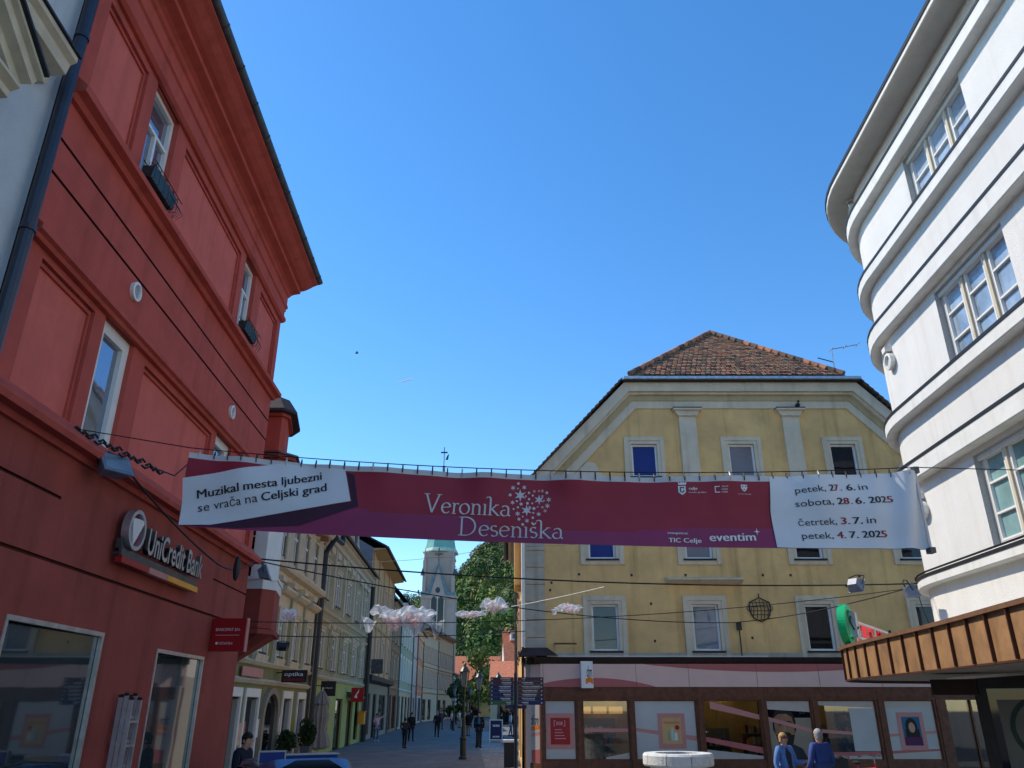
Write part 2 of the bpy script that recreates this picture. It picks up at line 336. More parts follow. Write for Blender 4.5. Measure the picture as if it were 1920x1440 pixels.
for a, b, c, d, *_ in holes[4:10]:                        # thin inner mouldings of the panels
    k, q = .05, -.04; mb = MB(RED)
    mb.box(a+.01, b-.01, -.07, q, d-k-.01, d-.012).box(a+.01, a+k, -.07, q, c+k, d-k-.012).box(b-k, b-.01, -.07, q, c+k, d-k-.012).box(a+.01, b-.01, -.07, q, c+.012, c+k)
    mb.build('panel_moulding', 'red_upper', B)
mb = MB(RED); G = (.04, .03, 2, 2)
walls(mb, E0, E1, 0, 4.7, [(7.83, 9.98, .85, 2.93, .2, None), (11.72, 13.8, .75, 2.86, .2, None), (E0, 8.34, 4.19, 4.225, .035, 1, 1), (7.2, 15.75, 3.52, 3.56, .035, 1, 1), (13.7, 15.75, 4.12, 4.15, .035, 1, 1)])
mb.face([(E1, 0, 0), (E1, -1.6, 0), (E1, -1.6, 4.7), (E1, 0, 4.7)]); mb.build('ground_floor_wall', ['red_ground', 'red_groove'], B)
mb = MB(RED)
mb.prof([(-.02, 4.68), (.05, 4.68), (.08, 4.74), (.2, 4.74), (.22, 4.80), (.21, 4.84), (.05, 4.98), (.04, 5.0), (-.02, 5.0)], E0, E1+.06)
mb.prof([(-.02, 6.5), (.07, 6.5), (.09, 6.54), (.14, 6.56), (.14, 6.62), (.02, 6.72), (-.02, 6.72)], E0+.1, E1+.03)
mb.prof([(-.02, 8.28), (.06, 8.28), (.10, 8.33), (.20, 8.35), (.21, 8.42), (.08, 8.54), (-.02, 8.54)], E0+.1, E1+.05)
mb.prof([(-.02, 10.17), (.05, 10.17), (.10, 10.21), (.10, 10.27), (.05, 10.30), (.05, 10.5), (-.02, 10.5)], E0, E1+.03)
mb.prof([(-.02, 10.5), (.05, 10.5), (.05, 10.56), (.085, 10.58), (.085, 10.64), (.06, 10.66), (.06, 10.86), (.10, 10.88), (.13, 10.92), (.19, 10.95), (.33, 10.98), (.34, 11.04), (.42, 11.06), (.52, 11.11), (.62, 11.18), (.71, 11.22), (.72, 11.30), (-.02, 11.30)], E0, E1+.12)
mb.build('cornice', 'red_upper', B)
mb = MB(RED); pr = [(.73+.085*math.cos(a), 11.33+.085*math.sin(a)) for a in [math.pi*(1+i/8) for i in range(9)]]
mb.prof(pr+[(.80, 11.345), (.66, 11.345)], E0-.1, E1+.15)
for i in range(12): u = E0+.3+i*.8; mb.prof([(.73+.097*math.cos(a), 11.332+.097*math.sin(a)) for a in [math.pi*(1+k/8) for k in range(9)]], u, u+.03)
mb.build('gutter', 'gutter_grey', B)
mb = MB(RED); mb.slab([(E0-.1, 11.36), (E1+.3, 11.36), (E1+.3, 11.42), (E0-.1, 11.42)], -.5, .78)
mb.face([(E0-.1, .78, 11.40), (E1+.3, .78, 11.40), (13, -5.5, 14.6), (E0-.1, -5.5, 14.6)]); mb.face([(E1+.3, .78, 11.40), (E1+.3, -11, 11.4), (13, -5.5, 14.6)])
mb.build('roof', 'roof_dark', B)
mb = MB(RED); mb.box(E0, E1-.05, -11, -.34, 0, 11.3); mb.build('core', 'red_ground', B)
for a, b, z in ((8.4, 9.24, W2), (12.92, 13.66, W2)): window(B, RED, a, b, *z, w=-.13, t=.065, mv=(.5,), mh=(.64,), pm='glass_blue', mtop=.64)
for a, b, z in ((8.42, 9.26, W1), (12.78, 13.66, W1)): window(B, RED, a, b, *z, w=-.11, t=.15, pm='glass_blue', fm='white_paint', sill=(.02, 'zinc'))
for a, b, c, d in ((7.83, 9.98, .85, 2.93), (11.72, 13.8, .75, 2.86)): 
    f = window(B, RED, a, b, c, d, w=-.02, t=.05, pm='glass_bank', fm='zinc', name='shop_window', dep=(.012, .035)); pn = f.children[0]
    for v in pn.data.vertices:
        q = Vector(v.co)+ROOT[B.name]; uu = (q-Vector((-4.6, 0, 0))).dot(Vector((-.0427, 1, 0)).normalized()); v.co += Vector((1, .0427, 0))*(-.005-.045*(b-uu))
mb = MB(RED)
for u, z in ((8.95, 7.14), (13.33, 7.08)):
    m2 = MB(RED); m2.lathe([(.125, 0), (.13, .05), (.095, .055), (.09, .02)], (u, 0, z), 20, 0, 'w'); v = m2.build('vent', 'white_paint', B)
    m3 = MB(RED)
    for k in range(7): m3.box(u-.085, u+.085, .012, .03, z-.08+k*.025, z-.07+k*.025)
    m3.build('grille', 'alu', v)
mb = MB(RED)
mb.tube([(6.42, .12, z) for z in (0, 2.5, 5, 7.5, 9.5, 11.25)], .065, 10)
for z in (2, 4.6, 6.4, 8.9): mb.lathe([(.08, 0), (.08, .06)], (6.42, .12, z), 10)
mb.build('downpipe', 'pipe_dark', B)
# set back end wing with oriel turret
mb = MB(); X0 = -7.0; Y0, Y1 = 17.0, 18.9
fr = lambda u, w, z: Vector((X0+w, u, z))
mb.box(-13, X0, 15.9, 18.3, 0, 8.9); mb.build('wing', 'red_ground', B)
def ori(mb, z0, z1, e, m=0, zt=None):                   # oriel plan, grown by e
    p = [(X0-.3, Y0-e), (-5.36+e*.4, Y0-e), (-5.16+e, Y0+.3-e*.4), (-5.40+e, Y0+1.5+e*.4), (-5.7+e*.4, Y0+1.9+e), (X0-.3, Y0+1.9+e)]
    b0 = [mb.P((x, y, z0)) for x, y in p]; b1 = [mb.P((x, y, z1)) for x, y in p]; k = len(p)
    for i in range(k): mb.f.append([b0[i], b0[(i+1) % k], b1[(i+1) % k], b1[i]]); mb.m.append(m)
    mb.f += [b0[::-1], b1]; mb.m += [m, m]; return p
mb = MB(); ori(mb, 3.62, 4.42, 0); ori(mb, 3.5, 3.6, .08)
p = [(X0-.3, Y0), (-5.36, Y0), (-5.16, Y0+.3), (-5.40, Y0+1.5), (-5.7, Y0+1.9), (X0-.3, Y0+1.9)]; t = (-6.95, 18.3, 2.2)
for i in range(5): mb.face([(p[i][0], p[i][1], 3.5), (p[i+1][0], p[i+1][1], 3.5), (t[0], t[1], 2.5)])
orl = mb.build('oriel', ['red_ground'], B); mb = MB(); ori(mb, 5.9, 6.2, 0); ori(mb, 6.2, 7.25, -.03); ori(mb, 7.25, 7.33, .05); ori(mb, 7.33, 7.42, .14); mb.build('oriel_wall', 'red_ground', orl)
mb = MB(); ori(mb, 4.42, 4.62, .02); ori(mb, 4.62, 4.68, .05)
mb.box(-5.64, -5.36, Y0-.01, Y0+.2, 4.68, 5.9); k0 = len(mb.v); q_ = [(-5.36, Y0), (-5.16, Y0+.3), (-5.3, Y0+.9), (-5.5, Y0+.5)]; [mb.v.append(Vector((x, y, z))) for z in (4.68, 5.9) for x, y in q_]; mb.f += [[k0+i, k0+(i+1) % 4, k0+4+(i+1) % 4, k0+4+i] for i in range(4)]; mb.m += [0]*4; ori(mb, 5.86, 5.9, .0); mb.build('window_bay', 'white_paint', orl)
mb = MB(); mb.box(-7.1, -5.64, Y0+.08, Y0+.14, 4.68, 5.88); mb.build('bay_glass', 'glass_dark', orl)
mb = MB()
for z in (4.95, 5.25, 5.55): mb.box(-7.1, -5.64, Y0+.05, Y0+.085, z, z+.025)
mb.box(-5.98, -5.90, Y0+.03, Y0+.088, 4.68, 5.88); mb.build('glazing_bar', 'white_paint', orl)
mb = MB(); ori(mb, 7.42, 8.42, -.2); ori(mb, 8.42, 8.5, -.12); mb.build('lantern_storey', 'red_upper', orl)
mb = MB(); mb.box(-6.4, -5.82, Y0+.16, Y0+.3, 7.6, 8.3); mb.build('lantern_window', 'glass_dark', orl)
mb = MB(); ori(mb, 7.42, 7.46, .2); mb.build('flashing', 'gutter_grey', orl)
mb = MB(); pl = ori(mb, 8.5, 8.56, .04); a = (-6.2, 18.3, 9.5); q = [(x, y) for x, y in pl]
mid = [((x*.72+a[0]*.28), (y*.72+a[1]*.28)) for x, y in q]
for i in range(5):
    mb.face([(*q[i], 8.56), (*q[i+1], 8.56), (*mid[i+1], 8.98), (*mid[i], 8.98)]); mb.face([(*mid[i], 8.98), (*mid[i+1], 8.98), (a[0], a[1], 9.3)])
mb.build('turret_roof', 'roof_dark', orl)
for lab, a, b, z in (('dark green window box with trailing wire on the upper window near the downpipe', 8.42, 9.2, 8.62), ('dark green window box under the upper window near the far corner of the red facade', 12.94, 13.62, 8.62)):
    t = thing('window_box', lab, 'planter', tuple(RED((a+b)/2, .1, z)), 'window boxes on the red facade')
    mb = MB(RED); mb.prof([(.03, z-.02), (.16, z-.02), (.2, z+.17), (.18, z+.17), (.15, z+.01), (.03, z+.01)], a, b); mb.box(a, a+.02, .03, .17, z, z+.15).box(b-.02, b, .03, .17, z, z+.15); mb.build('trough', 'lamp_green', t)
    mb = MB(RED)
    for w in (.05, .21): mb.tube([(a-.05, w, z+.2), (b+.16, w, z+.2)], .008, 4)
    for k in range(6): u = a+(b-a)*k/5; mb.tube([(u, .21, z+.2), (u, .21, z-.05), (u, .03, z-.05)], .006, 4)
    for k in range(9): u = b-.3+k*.05; mb.tube([(u, .2, z+.1), (u+.03, .26, z-.02), (u-.05+random.random()*.1, .2, z-.12-random.random()*.08)], .004, 3)
    mb.build('wire_rack', 'black_metal', t)
    mb = MB(RED)
    for k in range(60):
        u, w, zz = random.uniform(a, b), random.uniform(.05, .19), z+.14+random.random()*.05; s_ = .03
        mb.face([(u, w, zz), (u+s_, w+random.uniform(-s_, s_), zz+s_), (u+random.uniform(-s_, s_), w, zz+2*s_)])
    mb.build('plants', 'shrub', t, merge=False)

# bank wall sign
t = thing('wall_sign', 'bank sign with metal letters and round emblem above the shop windows', 'sign', tuple(RED(11, .1, 3.95)))
mb = MB(RED); z0 = lambda u: 3.80
mb.box(9.72, 12.55, .1, .14, 3.84, 3.93).box(9.8, 9.83, 0, .12, 3.86, 3.9).box(12.3, 12.33, 0, .12, 3.86, 3.9).box(9.72, 10.1, .05, .12, 3.93, 4.05); mb.build('backing', 'gutter_grey', t)
MB(RED).box(9.74, 10.62, .06, .15, 3.755, 3.835).build('strip', 'sign_red', t); MB(RED).box(10.625, 11.3, .06, .15, 3.755, 3.835).build('strip', 'pink_mid', t); MB(RED).box(11.305, 12.58, .06, .15, 3.755, 3.835).build('strip', 'amber', t)
mb = MB(RED); mb.lathe([(.26, 0), (.26, .1), (.21, .1), (.21, .03)], (9.98, .08, 4.2), 28, 0, 'w'); em = mb.build('emblem', 'alu', t)
mb = MB(RED); mb.lathe([(.2, 0), (.2, .04)], (9.98, .08, 4.2), 28, 0, 'w'); mb.build('emblem_disc', 'sign_red', em)
mb = MB(RED); mb.slab([(9.8, 4.33), (10.19, 4.36), (9.92, 3.99)], .125, .175); mb.build('emblem_flag', 'white_paint', em)
mb = MB(RED)
mb.text('UniCredit Bank', 10.35, 12.55, 3.96, 4.31, .19, 0, .012)
k = len(mb.v); mb.text('UniCredit Bank', 10.35, 12.55, 3.96, 4.31, .12, 0, .012); mb.build('lettering', 'alu', t, merge=False)
mb = MB(RED)
for i in range(5): mb.text('UniCredit Bank', 10.35, 12.55, 3.96, 4.31, .125+i*.013, 0, .014)
mb.build('letter_edge', 'black_metal', t, merge=False)
# projecting sign at the corner
t = thing('hanging_sign', 'red projecting cash machine sign at the corner of the red building', 'sign', tuple(RED(14.0, .3, 3.2)))
a = RED(14.0, .02, 0); fr2 = Fr((a.x, a.y), (1, -.05)); S0, S1 = .0, .60
MB(fr2).box(S0, S1, -.05, .05, 2.96, 3.5).build('box', 'sign_red', t); MB(fr2).box(S1+.001, S1+.02, -.055, .055, 2.955, 3.505).build('edge_trim', 'pink_mid', t)
mb = MB(fr2); mb.text('BANKOMAT 24 h', S0+.08, S1-.1, 3.29, 3.34, .053); mb.box(S0+.08, S1-.1, .051, .053, 3.22, 3.225).text('UniCredit Bank', S0+.16, S1-.2, 3.07, 3.115, .053); mb.lathe([(.022, 0), (.022, .003)], (S0+.12, .05, 3.09), 12, 0, 'w'); mb.build('lettering', 'ink_white', t, merge=False)

# ladder leaning on the red wall
t = thing('ladder', 'folded aluminium ladder standing against the dark red bank wall', 'ladder', tuple(RED(10.9, .25, 0)))
for k, (w, dz) in enumerate(((.05, 0), (.11, .02), (.17, -.03))):
    for u in (10.62+k*.02, 10.89+k*.02):
        rl = MB(RED).box(u, u+.028, w, w+.05, .05, 2.2+dz).build('rail', 'alu', t)
        MB(RED).box(u-.003, u+.031, w-.003, w+.053, 2.2+dz, 2.235+dz).build('end_cap', 'black_metal', rl)
    for j in range(7): MB(RED).box(10.648+k*.02, 10.89+k*.02, w+.012, w+.04, .25+j*.28+dz, .275+j*.28+dz).build('rung', 'alu', t)

# ------------------------------------------------------------------ pale grey building at the left edge
B = thing('grey_building', 'pale grey plastered building with cream window pediments at the left edge', 'building', tuple(RED(4, 0, 0)))
mb = MB(RED); walls(mb, -2, 6.46, 0, 14.5, [(3.2, 4.9, 5.2, 7.0, .2, None), (.2, 1.7, 5.2, 7.0, .2, None), (3.2, 4.9, 9.6, 11.4, .2, None)]); mb.face([(6.46, 0, 0), (6.46, -10, 0), (6.46, -10, 14.5), (6.46, 0, 14.5)]); mb.build('wall', 'grey_wall', B)
for a, z in ((3.2, 5.2), (.2, 5.2), (3.2, 9.6)): window(B, RED, a, a+(1.7 if a > 1 else 1.5), z, z+1.8, mv=(.5,), mh=(.65,), sur=(.18, .08), sm='cream_stone')
def pediment(uc, hw, zb, rise):
    mb = MB(RED)
    mb.prof([(0, zb), (.12, zb), (.2, zb+.06), (.34, zb+.08), (.34, zb+.15), (.42, zb+.19), (.42, zb+.22), (0, zb+.22)], uc-hw, uc+hw)
    for s_ in (-1, 1):
        a, b = (uc+s_*(hw+.02), zb+.22), (uc, zb+.22+rise); L = Vector((b[0]-a[0], b[1]-a[1])); n_ = Vector((-L.y, L.x)).normalized()*s_*-1
        for k, (o0, o1, w) in enumerate(((0, .1, .36), (.1, .2, .46), (.2, .235, .52))):
            q = [(a[0]-n_.x*0+n_.x*o0, a[1]+n_.y*o0), (b[0]+n_.x*o0*0, b[1]+o0*1.12), (b[0], b[1]+o1*1.12), (a[0]+n_.x*o1, a[1]+n_.y*o1)]
            mb.slab(q, 0, w-.001*k)
    p_ = mb.build('pediment', 'cream_stone', B)
    m2 = MB(RED)
    for s_ in (-1, 1):
        a, b = (uc+s_*(hw+.12), zb+.30), (uc, zb+.30+rise+.17); m2.slab([(a[0], a[1]+.14), (b[0], b[1]), (b[0], b[1]+.03), (a[0], a[1]+.17)], 0, .56)
    m2.build('capping', 'dark_flashing', p_)
    for s_ in (-1, 1):
        m3 = MB(RED); u = uc+s_*(hw-.22)
        m3.box(u-.11, u+.11, 0, .26, zb-.16, zb-.01).box(u-.09, u+.09, 0, .18, zb-.34, zb-.16).box(u-.07, u+.07, 0, .1, zb-.5, zb-.34)
        m3.lathe([(.075, -.12), (.075, .12)], (u, .24, zb-.2), 12, 0, 'u'); m3.lathe([(.05, -.1), (.05, .1)], (u, .13, zb-.44), 10, 0, 'u')
        m3.build('console', 'cream_stone', p_)
pediment(4.05, 1.32, 7.02, .78); pediment(.95, 1.5, 7.02, .9)
mb = MB(RED); mb.prof([(0, 7.95), (.1, 7.95), (.14, 8.05), (.28, 8.08), (.3, 8.2), (.36, 8.24), (.36, 8.3), (0, 8.34)], -2, 6.1); mb.build('string_course', 'cream_stone', B)
MB(RED).prof([(0, 8.345), (.39, 8.305), (.39, 8.33), (0, 8.37)], -2, 6.12).build('capping', 'dark_flashing', B)
MB(RED).box(-2, 6.4, -10, -.3, 0, 14.4).build('core', 'grey_wall', B)

# ------------------------------------------------------------------ yellow gabled building with the drugstore
B = thing('yellow_building', 'yellow gabled building with cream trim and half hipped tile roof above a drugstore', 'building', (8.5, 30, 0))
XL, XR = .45, 16.6; ZE, ZT = 9.35, 13.28; XA, XB = 4.2, 12.85
outl = [(XL, 3.5), (XR, 3.5), (XR, ZE), (XB, ZT), (XA, ZT), (XL, ZE)]
WN = []                                                 # openings: (u0,u1,z0,z1,pane,surround)
for u, p in ((4.82, 'blind_blue'), (8.37, 'blind_grey'), (12.08, 'glass_dark')): WN.append((u-.47, u+.47, 9.72, 10.95, p))
for u, p in ((3.12, 'blind_blue'), (6.48, 'blind_grey'), (10.3, 'glass_dark'), (13.95, 'glass_dark')): WN.append((u-.47, u+.47, 6.79, 8.35, p))
for u, p in ((3.12, 'glass'), (6.5, 'glass_pale'), (10.3, 'glass_dark'), (14.05, 'glass_dark')): WN.append((u-.45, u+.45, 3.78, 5.27, p))
mb = MB(YEL)
hl = [[(a, c), (b, c), (b, d), (a, d)] for a, b, c, d, p in WN]
mb.slab(outl, 0, 0, 0, hl)
for a, b, c, d, p in WN:
    for q in (((a, c), (b, c)), ((b, c), (b, d)), ((b, d), (a, d)), ((a, d), (a, c))): mb.face([(q[0][0], 0, q[0][1]), (q[1][0], 0, q[1][1]), (q[1][0], -.25, q[1][1]), (q[0][0], -.25, q[0][1])], 1)
mb.build('wall', ['yellow_wall', 'quoin'], B)
for i, (a, b, c, d, p) in enumerate(WN):
    k = .26 if i < 3 else .28
    f = window(B, YEL, a, b, c, d, w=-.12, t=.07, pm=p, fm='white_paint', sill=(.1, 'dark_flashing'))
    for q, (k0, k1, pr) in enumerate(((0, k*.45, .05), (k*.45, k, .08))):
        m2 = MB(YEL)
        m2.box(a-k1, a-k0, 0, pr, c-.2, d+k1).box(b+k0, b+k1, 0, pr, c-.2, d+k1).box(a-k0, b+k0, 0, pr, d+k0, d+k1)
        if c > 5 and q == 0: m2.box(a-k0, b+k0, 0, pr, c-.2, c-.06)
        m2.build('surround', 'cream_trim', f)
MB(YEL).prof([(0, 5.95), (.1, 5.98), (.22, 6.04), (.3, 6.05), (.3, 6.1), (.05, 6.16), (0, 6.16)], 5.25, 7.85).build('window_hood', 'cream_trim', B)
mb = MB(YEL)
for i in range(10):
    z = 3.62+i*.575
    if z < 8.9: MB(YEL).box(XL-.02, 1.12, 0, .05 if i % 2 else .052, z+.015, z+.56).build('quoin', 'quoin', B)
def ring(o0, o1, w, m, nm):                             # band following the gable outline between two inward offsets
    s2 = 1/math.sqrt(2)
    def off(o): t = o*math.tan(math.pi/8); return [(XL+o*1.414-(.0), ZE), (XA+t, ZT-o), (XB-t, ZT-o), (XR-o*1.414, ZE)]
    a, b = off(o0), off(o1); mb = MB(YEL)
    for i in range(3): mb.slab([a[i], a[i+1], b[i+1], b[i]], 0, w-.001*i)
    return mb.build(nm, m, B)
ring(.0, .36, .34, 'cream_trim', 'raking_cornice'); ring(.36, .45, .22, 'cream_trim', 'raking_cornice'); ring(.45, .66, .10, 'ochre_strip', 'frieze'); ring(.66, .95, .06, 'cream_trim', 'lower_band')
mb = MB(YEL); pts = [(1.79, 9.35)]                         # curled foot of the gable band on both sides
for s_, x0 in ((1, XL), (-1, XR)):
    q = [(x0+s_*1.3, 9.30)]+[(x0+s_*(1.3+.96+t), z) for t, z in ((.0, 10.26), (.28, 10.22), (.36, 10.1), (.42, 9.95), (.56, 9.78), (.85, 9.62), (.95, 9.5), (.95, 9.30))]
    MB(YEL).slab(q, 0, .055).build('volute', 'cream_trim', B)
MB(YEL).prof([(0, 9.0), (.08, 9.0), (.12, 9.1), (.2, 9.14), (.2, 9.2), (0, 9.26)], XL, XR).build('string_course', 'cream_trim', B)
for u in (6.48, 10.3):
    p = MB(YEL).box(u-.31, u+.31, 0, .12, 9.26, 12.0).build('pilaster', 'cream_trim', B)
    m2 = MB(YEL); m2.slab([(u-.33, 12.0), (u+.33, 12.0), (u+.47, 12.2), (u-.47, 12.2)], 0, .2); m2.box(u-.52, u+.52, 0, .3, 12.2, 12.27); m2.build('capital', 'cream_trim', p)
    MB(YEL).box(u-.53, u+.53, 0, .32, 12.273, 12.3).build('capping', 'dark_flashing', p)
# roof: half hip of real tiles in front, two long slopes behind
AP = Vector((8.62, 30.3, 17.08)); BK = 46
mb = MB(); mb.face([(XL-.25, 26.62, ZE-.22), (XA-.05, 26.62, ZT+.1), AP, (8.62, BK, 17.08), (XL-.25, BK, ZE-.22)]); mb.face([(XR+.25, 26.62, ZE-.22), (XB+.05, 26.62, ZT+.1), AP, (8.62, BK, 17.08), (XR+.25, BK, ZE-.22)])
mb.face([(XA-.05, 26.64, ZT+.08), (XB+.05, 26.64, ZT+.08), AP]); mb.build('roof', 'roof_dark', B)
mb = MB(); EL, ER = Vector((XA+.22, 26.62, ZT+.26)), Vector((XB-.42, 26.62, ZT+.26)); nrow = 30; nrm = (ER-EL).cross(AP-EL).normalized()
if nrm.z < 0: nrm = -nrm
slope = AP-(EL+ER)/2
for r in range(nrow):
    f0, f1 = r/nrow, (r+1.25)/nrow; a, b = EL.lerp(AP, f0), ER.lerp(AP, f0); L = (b-a).length; n = max(1, round(L/.19)); ofs = .5*(r % 2)
    for i in range(n+1):
        x0, x1 = max(0, (i-ofs)/n), min(1, (i+1-ofs)/n)
        if x1-x0 < .01: continue
        p0, p1 = a.lerp(b, x0), a.lerp(b, x1-.004); j = random.uniform(-.006, .010); up = slope*(1.18/nrow); dr = nrm*(.045+j)
        k0, k1 = p0+dr-slope*random.uniform(0, .1)/nrow, p1+dr-slope*random.uniform(0, .1)/nrow
        c = random.choices(range(6), (4, 2, 3, 3, 2, 2))[0]
        mb.v += [k0, k1, p1+up+nrm*.012, p0+up+nrm*.012, k0-nrm*.022, k1-nrm*.022]; q = len(mb.v)-6
        mb.f += [[q, q+1, q+2, q+3], [q, q+4, q+5, q+1]]; mb.m += [c, 5]
mb.build('roof_tiles', ['tile%d' % i for i in range(6)], B, merge=False)
for nm, a, b in (('ridge_cap', EL, AP), ('ridge_cap', ER, AP), ('ridge_cap', AP, Vector((8.62, BK, 17.1)))):
    mb = MB(); n = int((b-a).length/.34)
    for i in range(n):
        p, q = a.lerp(b, i/n), a.lerp(b, (i+1.12)/n); mb.tube([p+Vector((0, 0, .06)), q+Vector((0, 0, .10))], [.12, .075], 7, random.choice((0, 1, 2, 3)))
    mb.build(nm, ['tile0', 'tile2', 'tile3', 'tile5'], B)
for sx, x0, x1 in ((1, XL-.28, XA-.1), (-1, XR+.28, XB+.1)):
    mb = MB(); n = 26
    for i in range(n):
        f = i/n; g2 = (i+1.1)/n; xa, xb = x0+(x1-x0)*f, x0+(x1-x0)*g2; za, zb = ZE-.25+(ZT+.38-ZE)*f, ZE-.25+(ZT+.38-ZE)*g2
        p = [Vector((xa, 26.5, za+.03)), Vector((xb, 26.5, zb-.02)), Vector((xb, 27.2, zb-.02)), Vector((xa, 27.2, za+.03))]
        mb.v += p+[v-Vector((0, 0, .06)) for v in p]; q = len(mb.v)-8
        for fc in ((0, 1, 2, 3), (4, 5, 6, 7), (0, 1, 5, 4), (1, 2, 6, 5), (2, 3, 7, 6), (3, 0, 4, 7)): mb.f.append([q+k for k in fc]); mb.m.append(random.choice((0, 1)))
    mb.build('verge_tiles', ['tile5', 'tile2'], B)
mb = MB(); mb.box(XA-.05, XB+.1, 26.36, 26.52, ZT+.02, ZT+.12); mb.build('gutter', 'zinc', B)
MB().box(XA-.05, XB+.1, 26.5, 26.66, ZT-.02, ZT+.02).build('gutter_board', 'dark_flashing', B)
MB().face([(XB-.6, 26.52, ZT+.12), (XB+.1, 26.52, ZT+.12), (XB-.6, 26.62, ZT+.34)]); mb = MB(); mb.slab([(XB-.75, ZT+.13), (XB+.05, ZT+.13), (XB-.7, ZT+.32)], -.0, .0)
MB().box(XL, XR, 27.3, 45, 3.0, 9.3).build('core', 'soffit_white', B); MB().box(XL, XR, 31.2, 45, 0, 2.998).build('shop_back_wall', 'film_cream', B); MB().box(XL, XL+.2, 27.05, 31.19, 0, 2.998).build('shop_side_wall', 'film_cream', B); MB().box(XR-.2, XR, 27.05, 31.19, 0, 2.998).build('shop_side_wall', 'film_cream', B)
MB().box(XL+.21, XR-.21, 27.02, 31.19, .0, .03).build('shop_floor', 'taupe', B); MB().box(XL, XR, 27.01, 27.29, 2.7, 3.5).build('shop_beam', 'soffit', B)
MB().face([(XL, 27.0, 3.5), (XL, 27.3, 3.5), (XL, 27.3, 9.3), (XL, 27.0, 9.3)])
mb = MB(); mb.tube([(.38, 26.93, 3.9), (.38, 26.93, 9.1), (.1, 26.75, 9.25)], .055, 8); mb.build('downpipe', 'white_paint', B)
MB(YEL).box(XL, XR, 0, .07, 3.58, 3.72).build('plinth_band', 'quoin', B)
MB(YEL).box(1.42, 1.98+.12, 0, .05, 3.98, 3.84+.03).build('sealed_opening', 'yellow_wall', B)
mb = MB(YEL); mb.box(1.42, 2.12, 0, .035, 3.70, 3.98); mb.box(1.40, 2.14, 0, .07, 3.985, 4.03, 1); mb.build('wall_box', ['yellow_wall', 'wood_brown'], B)
for u, z in ((1.35, 6.0), (1.3, 5.75), (2.3, 6.28), (4.1, 6.25), (5.95, 6.25), (8.6, 6.25), (9.55, 6.25), (11.9, 6.22), (4.75, 4.1), (7.1, 4.05), (12.6, 4.4), (4.7, 5.3), (8.0, 4.2), (11.4, 5.9)):
    MB(YEL).box(u-.035, u+.035, 0, .02, z-.05, z+.03).build('wall_anchor', 'black_metal', B)
# shop front
SW = .30; zb, zt = .53, 2.28
SP = [(1.03, 2.03), (2.24, 3.71), (3.88, 5.86), (6.07, 7.90), (8.10, 9.52), (9.74, 11.59), (11.86, 13.45)]
mb = MB(YEL); edges = [.92]+[x for s_ in SP for x in s_]+[13.7]
for i in range(0, len(edges), 2): mb.box(edges[i], edges[i+1], 0, SW, zb, zt)
mb.box(.92, 13.7, 0, SW+.002, .0, zb).box(.92, 16.6, 0, SW+.002, zt, 2.66)
for i in range(8): mb.box(1.2+i*1.75, 2.75+i*1.75, SW, SW+.02, 2.36, 2.58)
for i in range(2, len(edges)-1, 2): mb.box((edges[i]+edges[i+1])/2-.05, (edges[i]+edges[i+1])/2+.05, SW, SW+.035, .1, 2.3)
shop = mb.build('shop_front', 'wood_brown', B)
MB(YEL).prof([(0, 3.36), (SW+.02, 3.36), (SW+.06, 3.40), (SW+.1, 3.5), (SW+.12, 3.56), (0, 3.575)], .72, 16.6).build('shop_cornice', 'dark_cornice', B)
MB(YEL).box(1.15, 8.3, SW+.05, SW+.16, 3.578, 3.60).build('shop_flashing', 'white_paint', B)
fa = MB(YEL).box(.92, 16.6, 0, SW+.03, 2.663, 3.357).build('fascia', 'pink_pale', B)
def wave(u0, u1, lo, hi, w, m, nm, par, n=24, fr=YEL):
    mb = MB(fr); us = [u0+(u1-u0)*i/n for i in range(n+1)]
    for i in range(n): mb.face([(us[i], w, lo(us[i])), (us[i+1], w, lo(us[i+1])), (us[i+1], w, hi(us[i+1])), (us[i], w, hi(us[i]))])
    return mb.build(nm, m, par)
wave(1.02, 4.6, lambda u: 2.665, lambda u: 2.665+.27*max(0, 1-((u-2.6)/2.05)**2), SW+.034, 'pink_dark', 'wave_stripe', fa)
wave(4.3, 14, lambda u: 3.355-.24*max(0, 1-((u-8.6)/4.4)**2)-.0, lambda u: 3.355, SW+.034, 'pink_dark', 'wave_stripe', fa)
for u in (1.0, 2.2, 4.0, 5.7, 7.9, 9.9, 11.9): MB(YEL).box(u, u+.008, SW+.03, SW+.036, 2.665, 3.35).build('panel_joint', 'dark_cornice', fa)
PM = ['film_frost', 'glass_clear', 'film_frost', 'glass_clear', 'glass_dark', 'glass_clear', 'film_frost']
SWB = 2.24
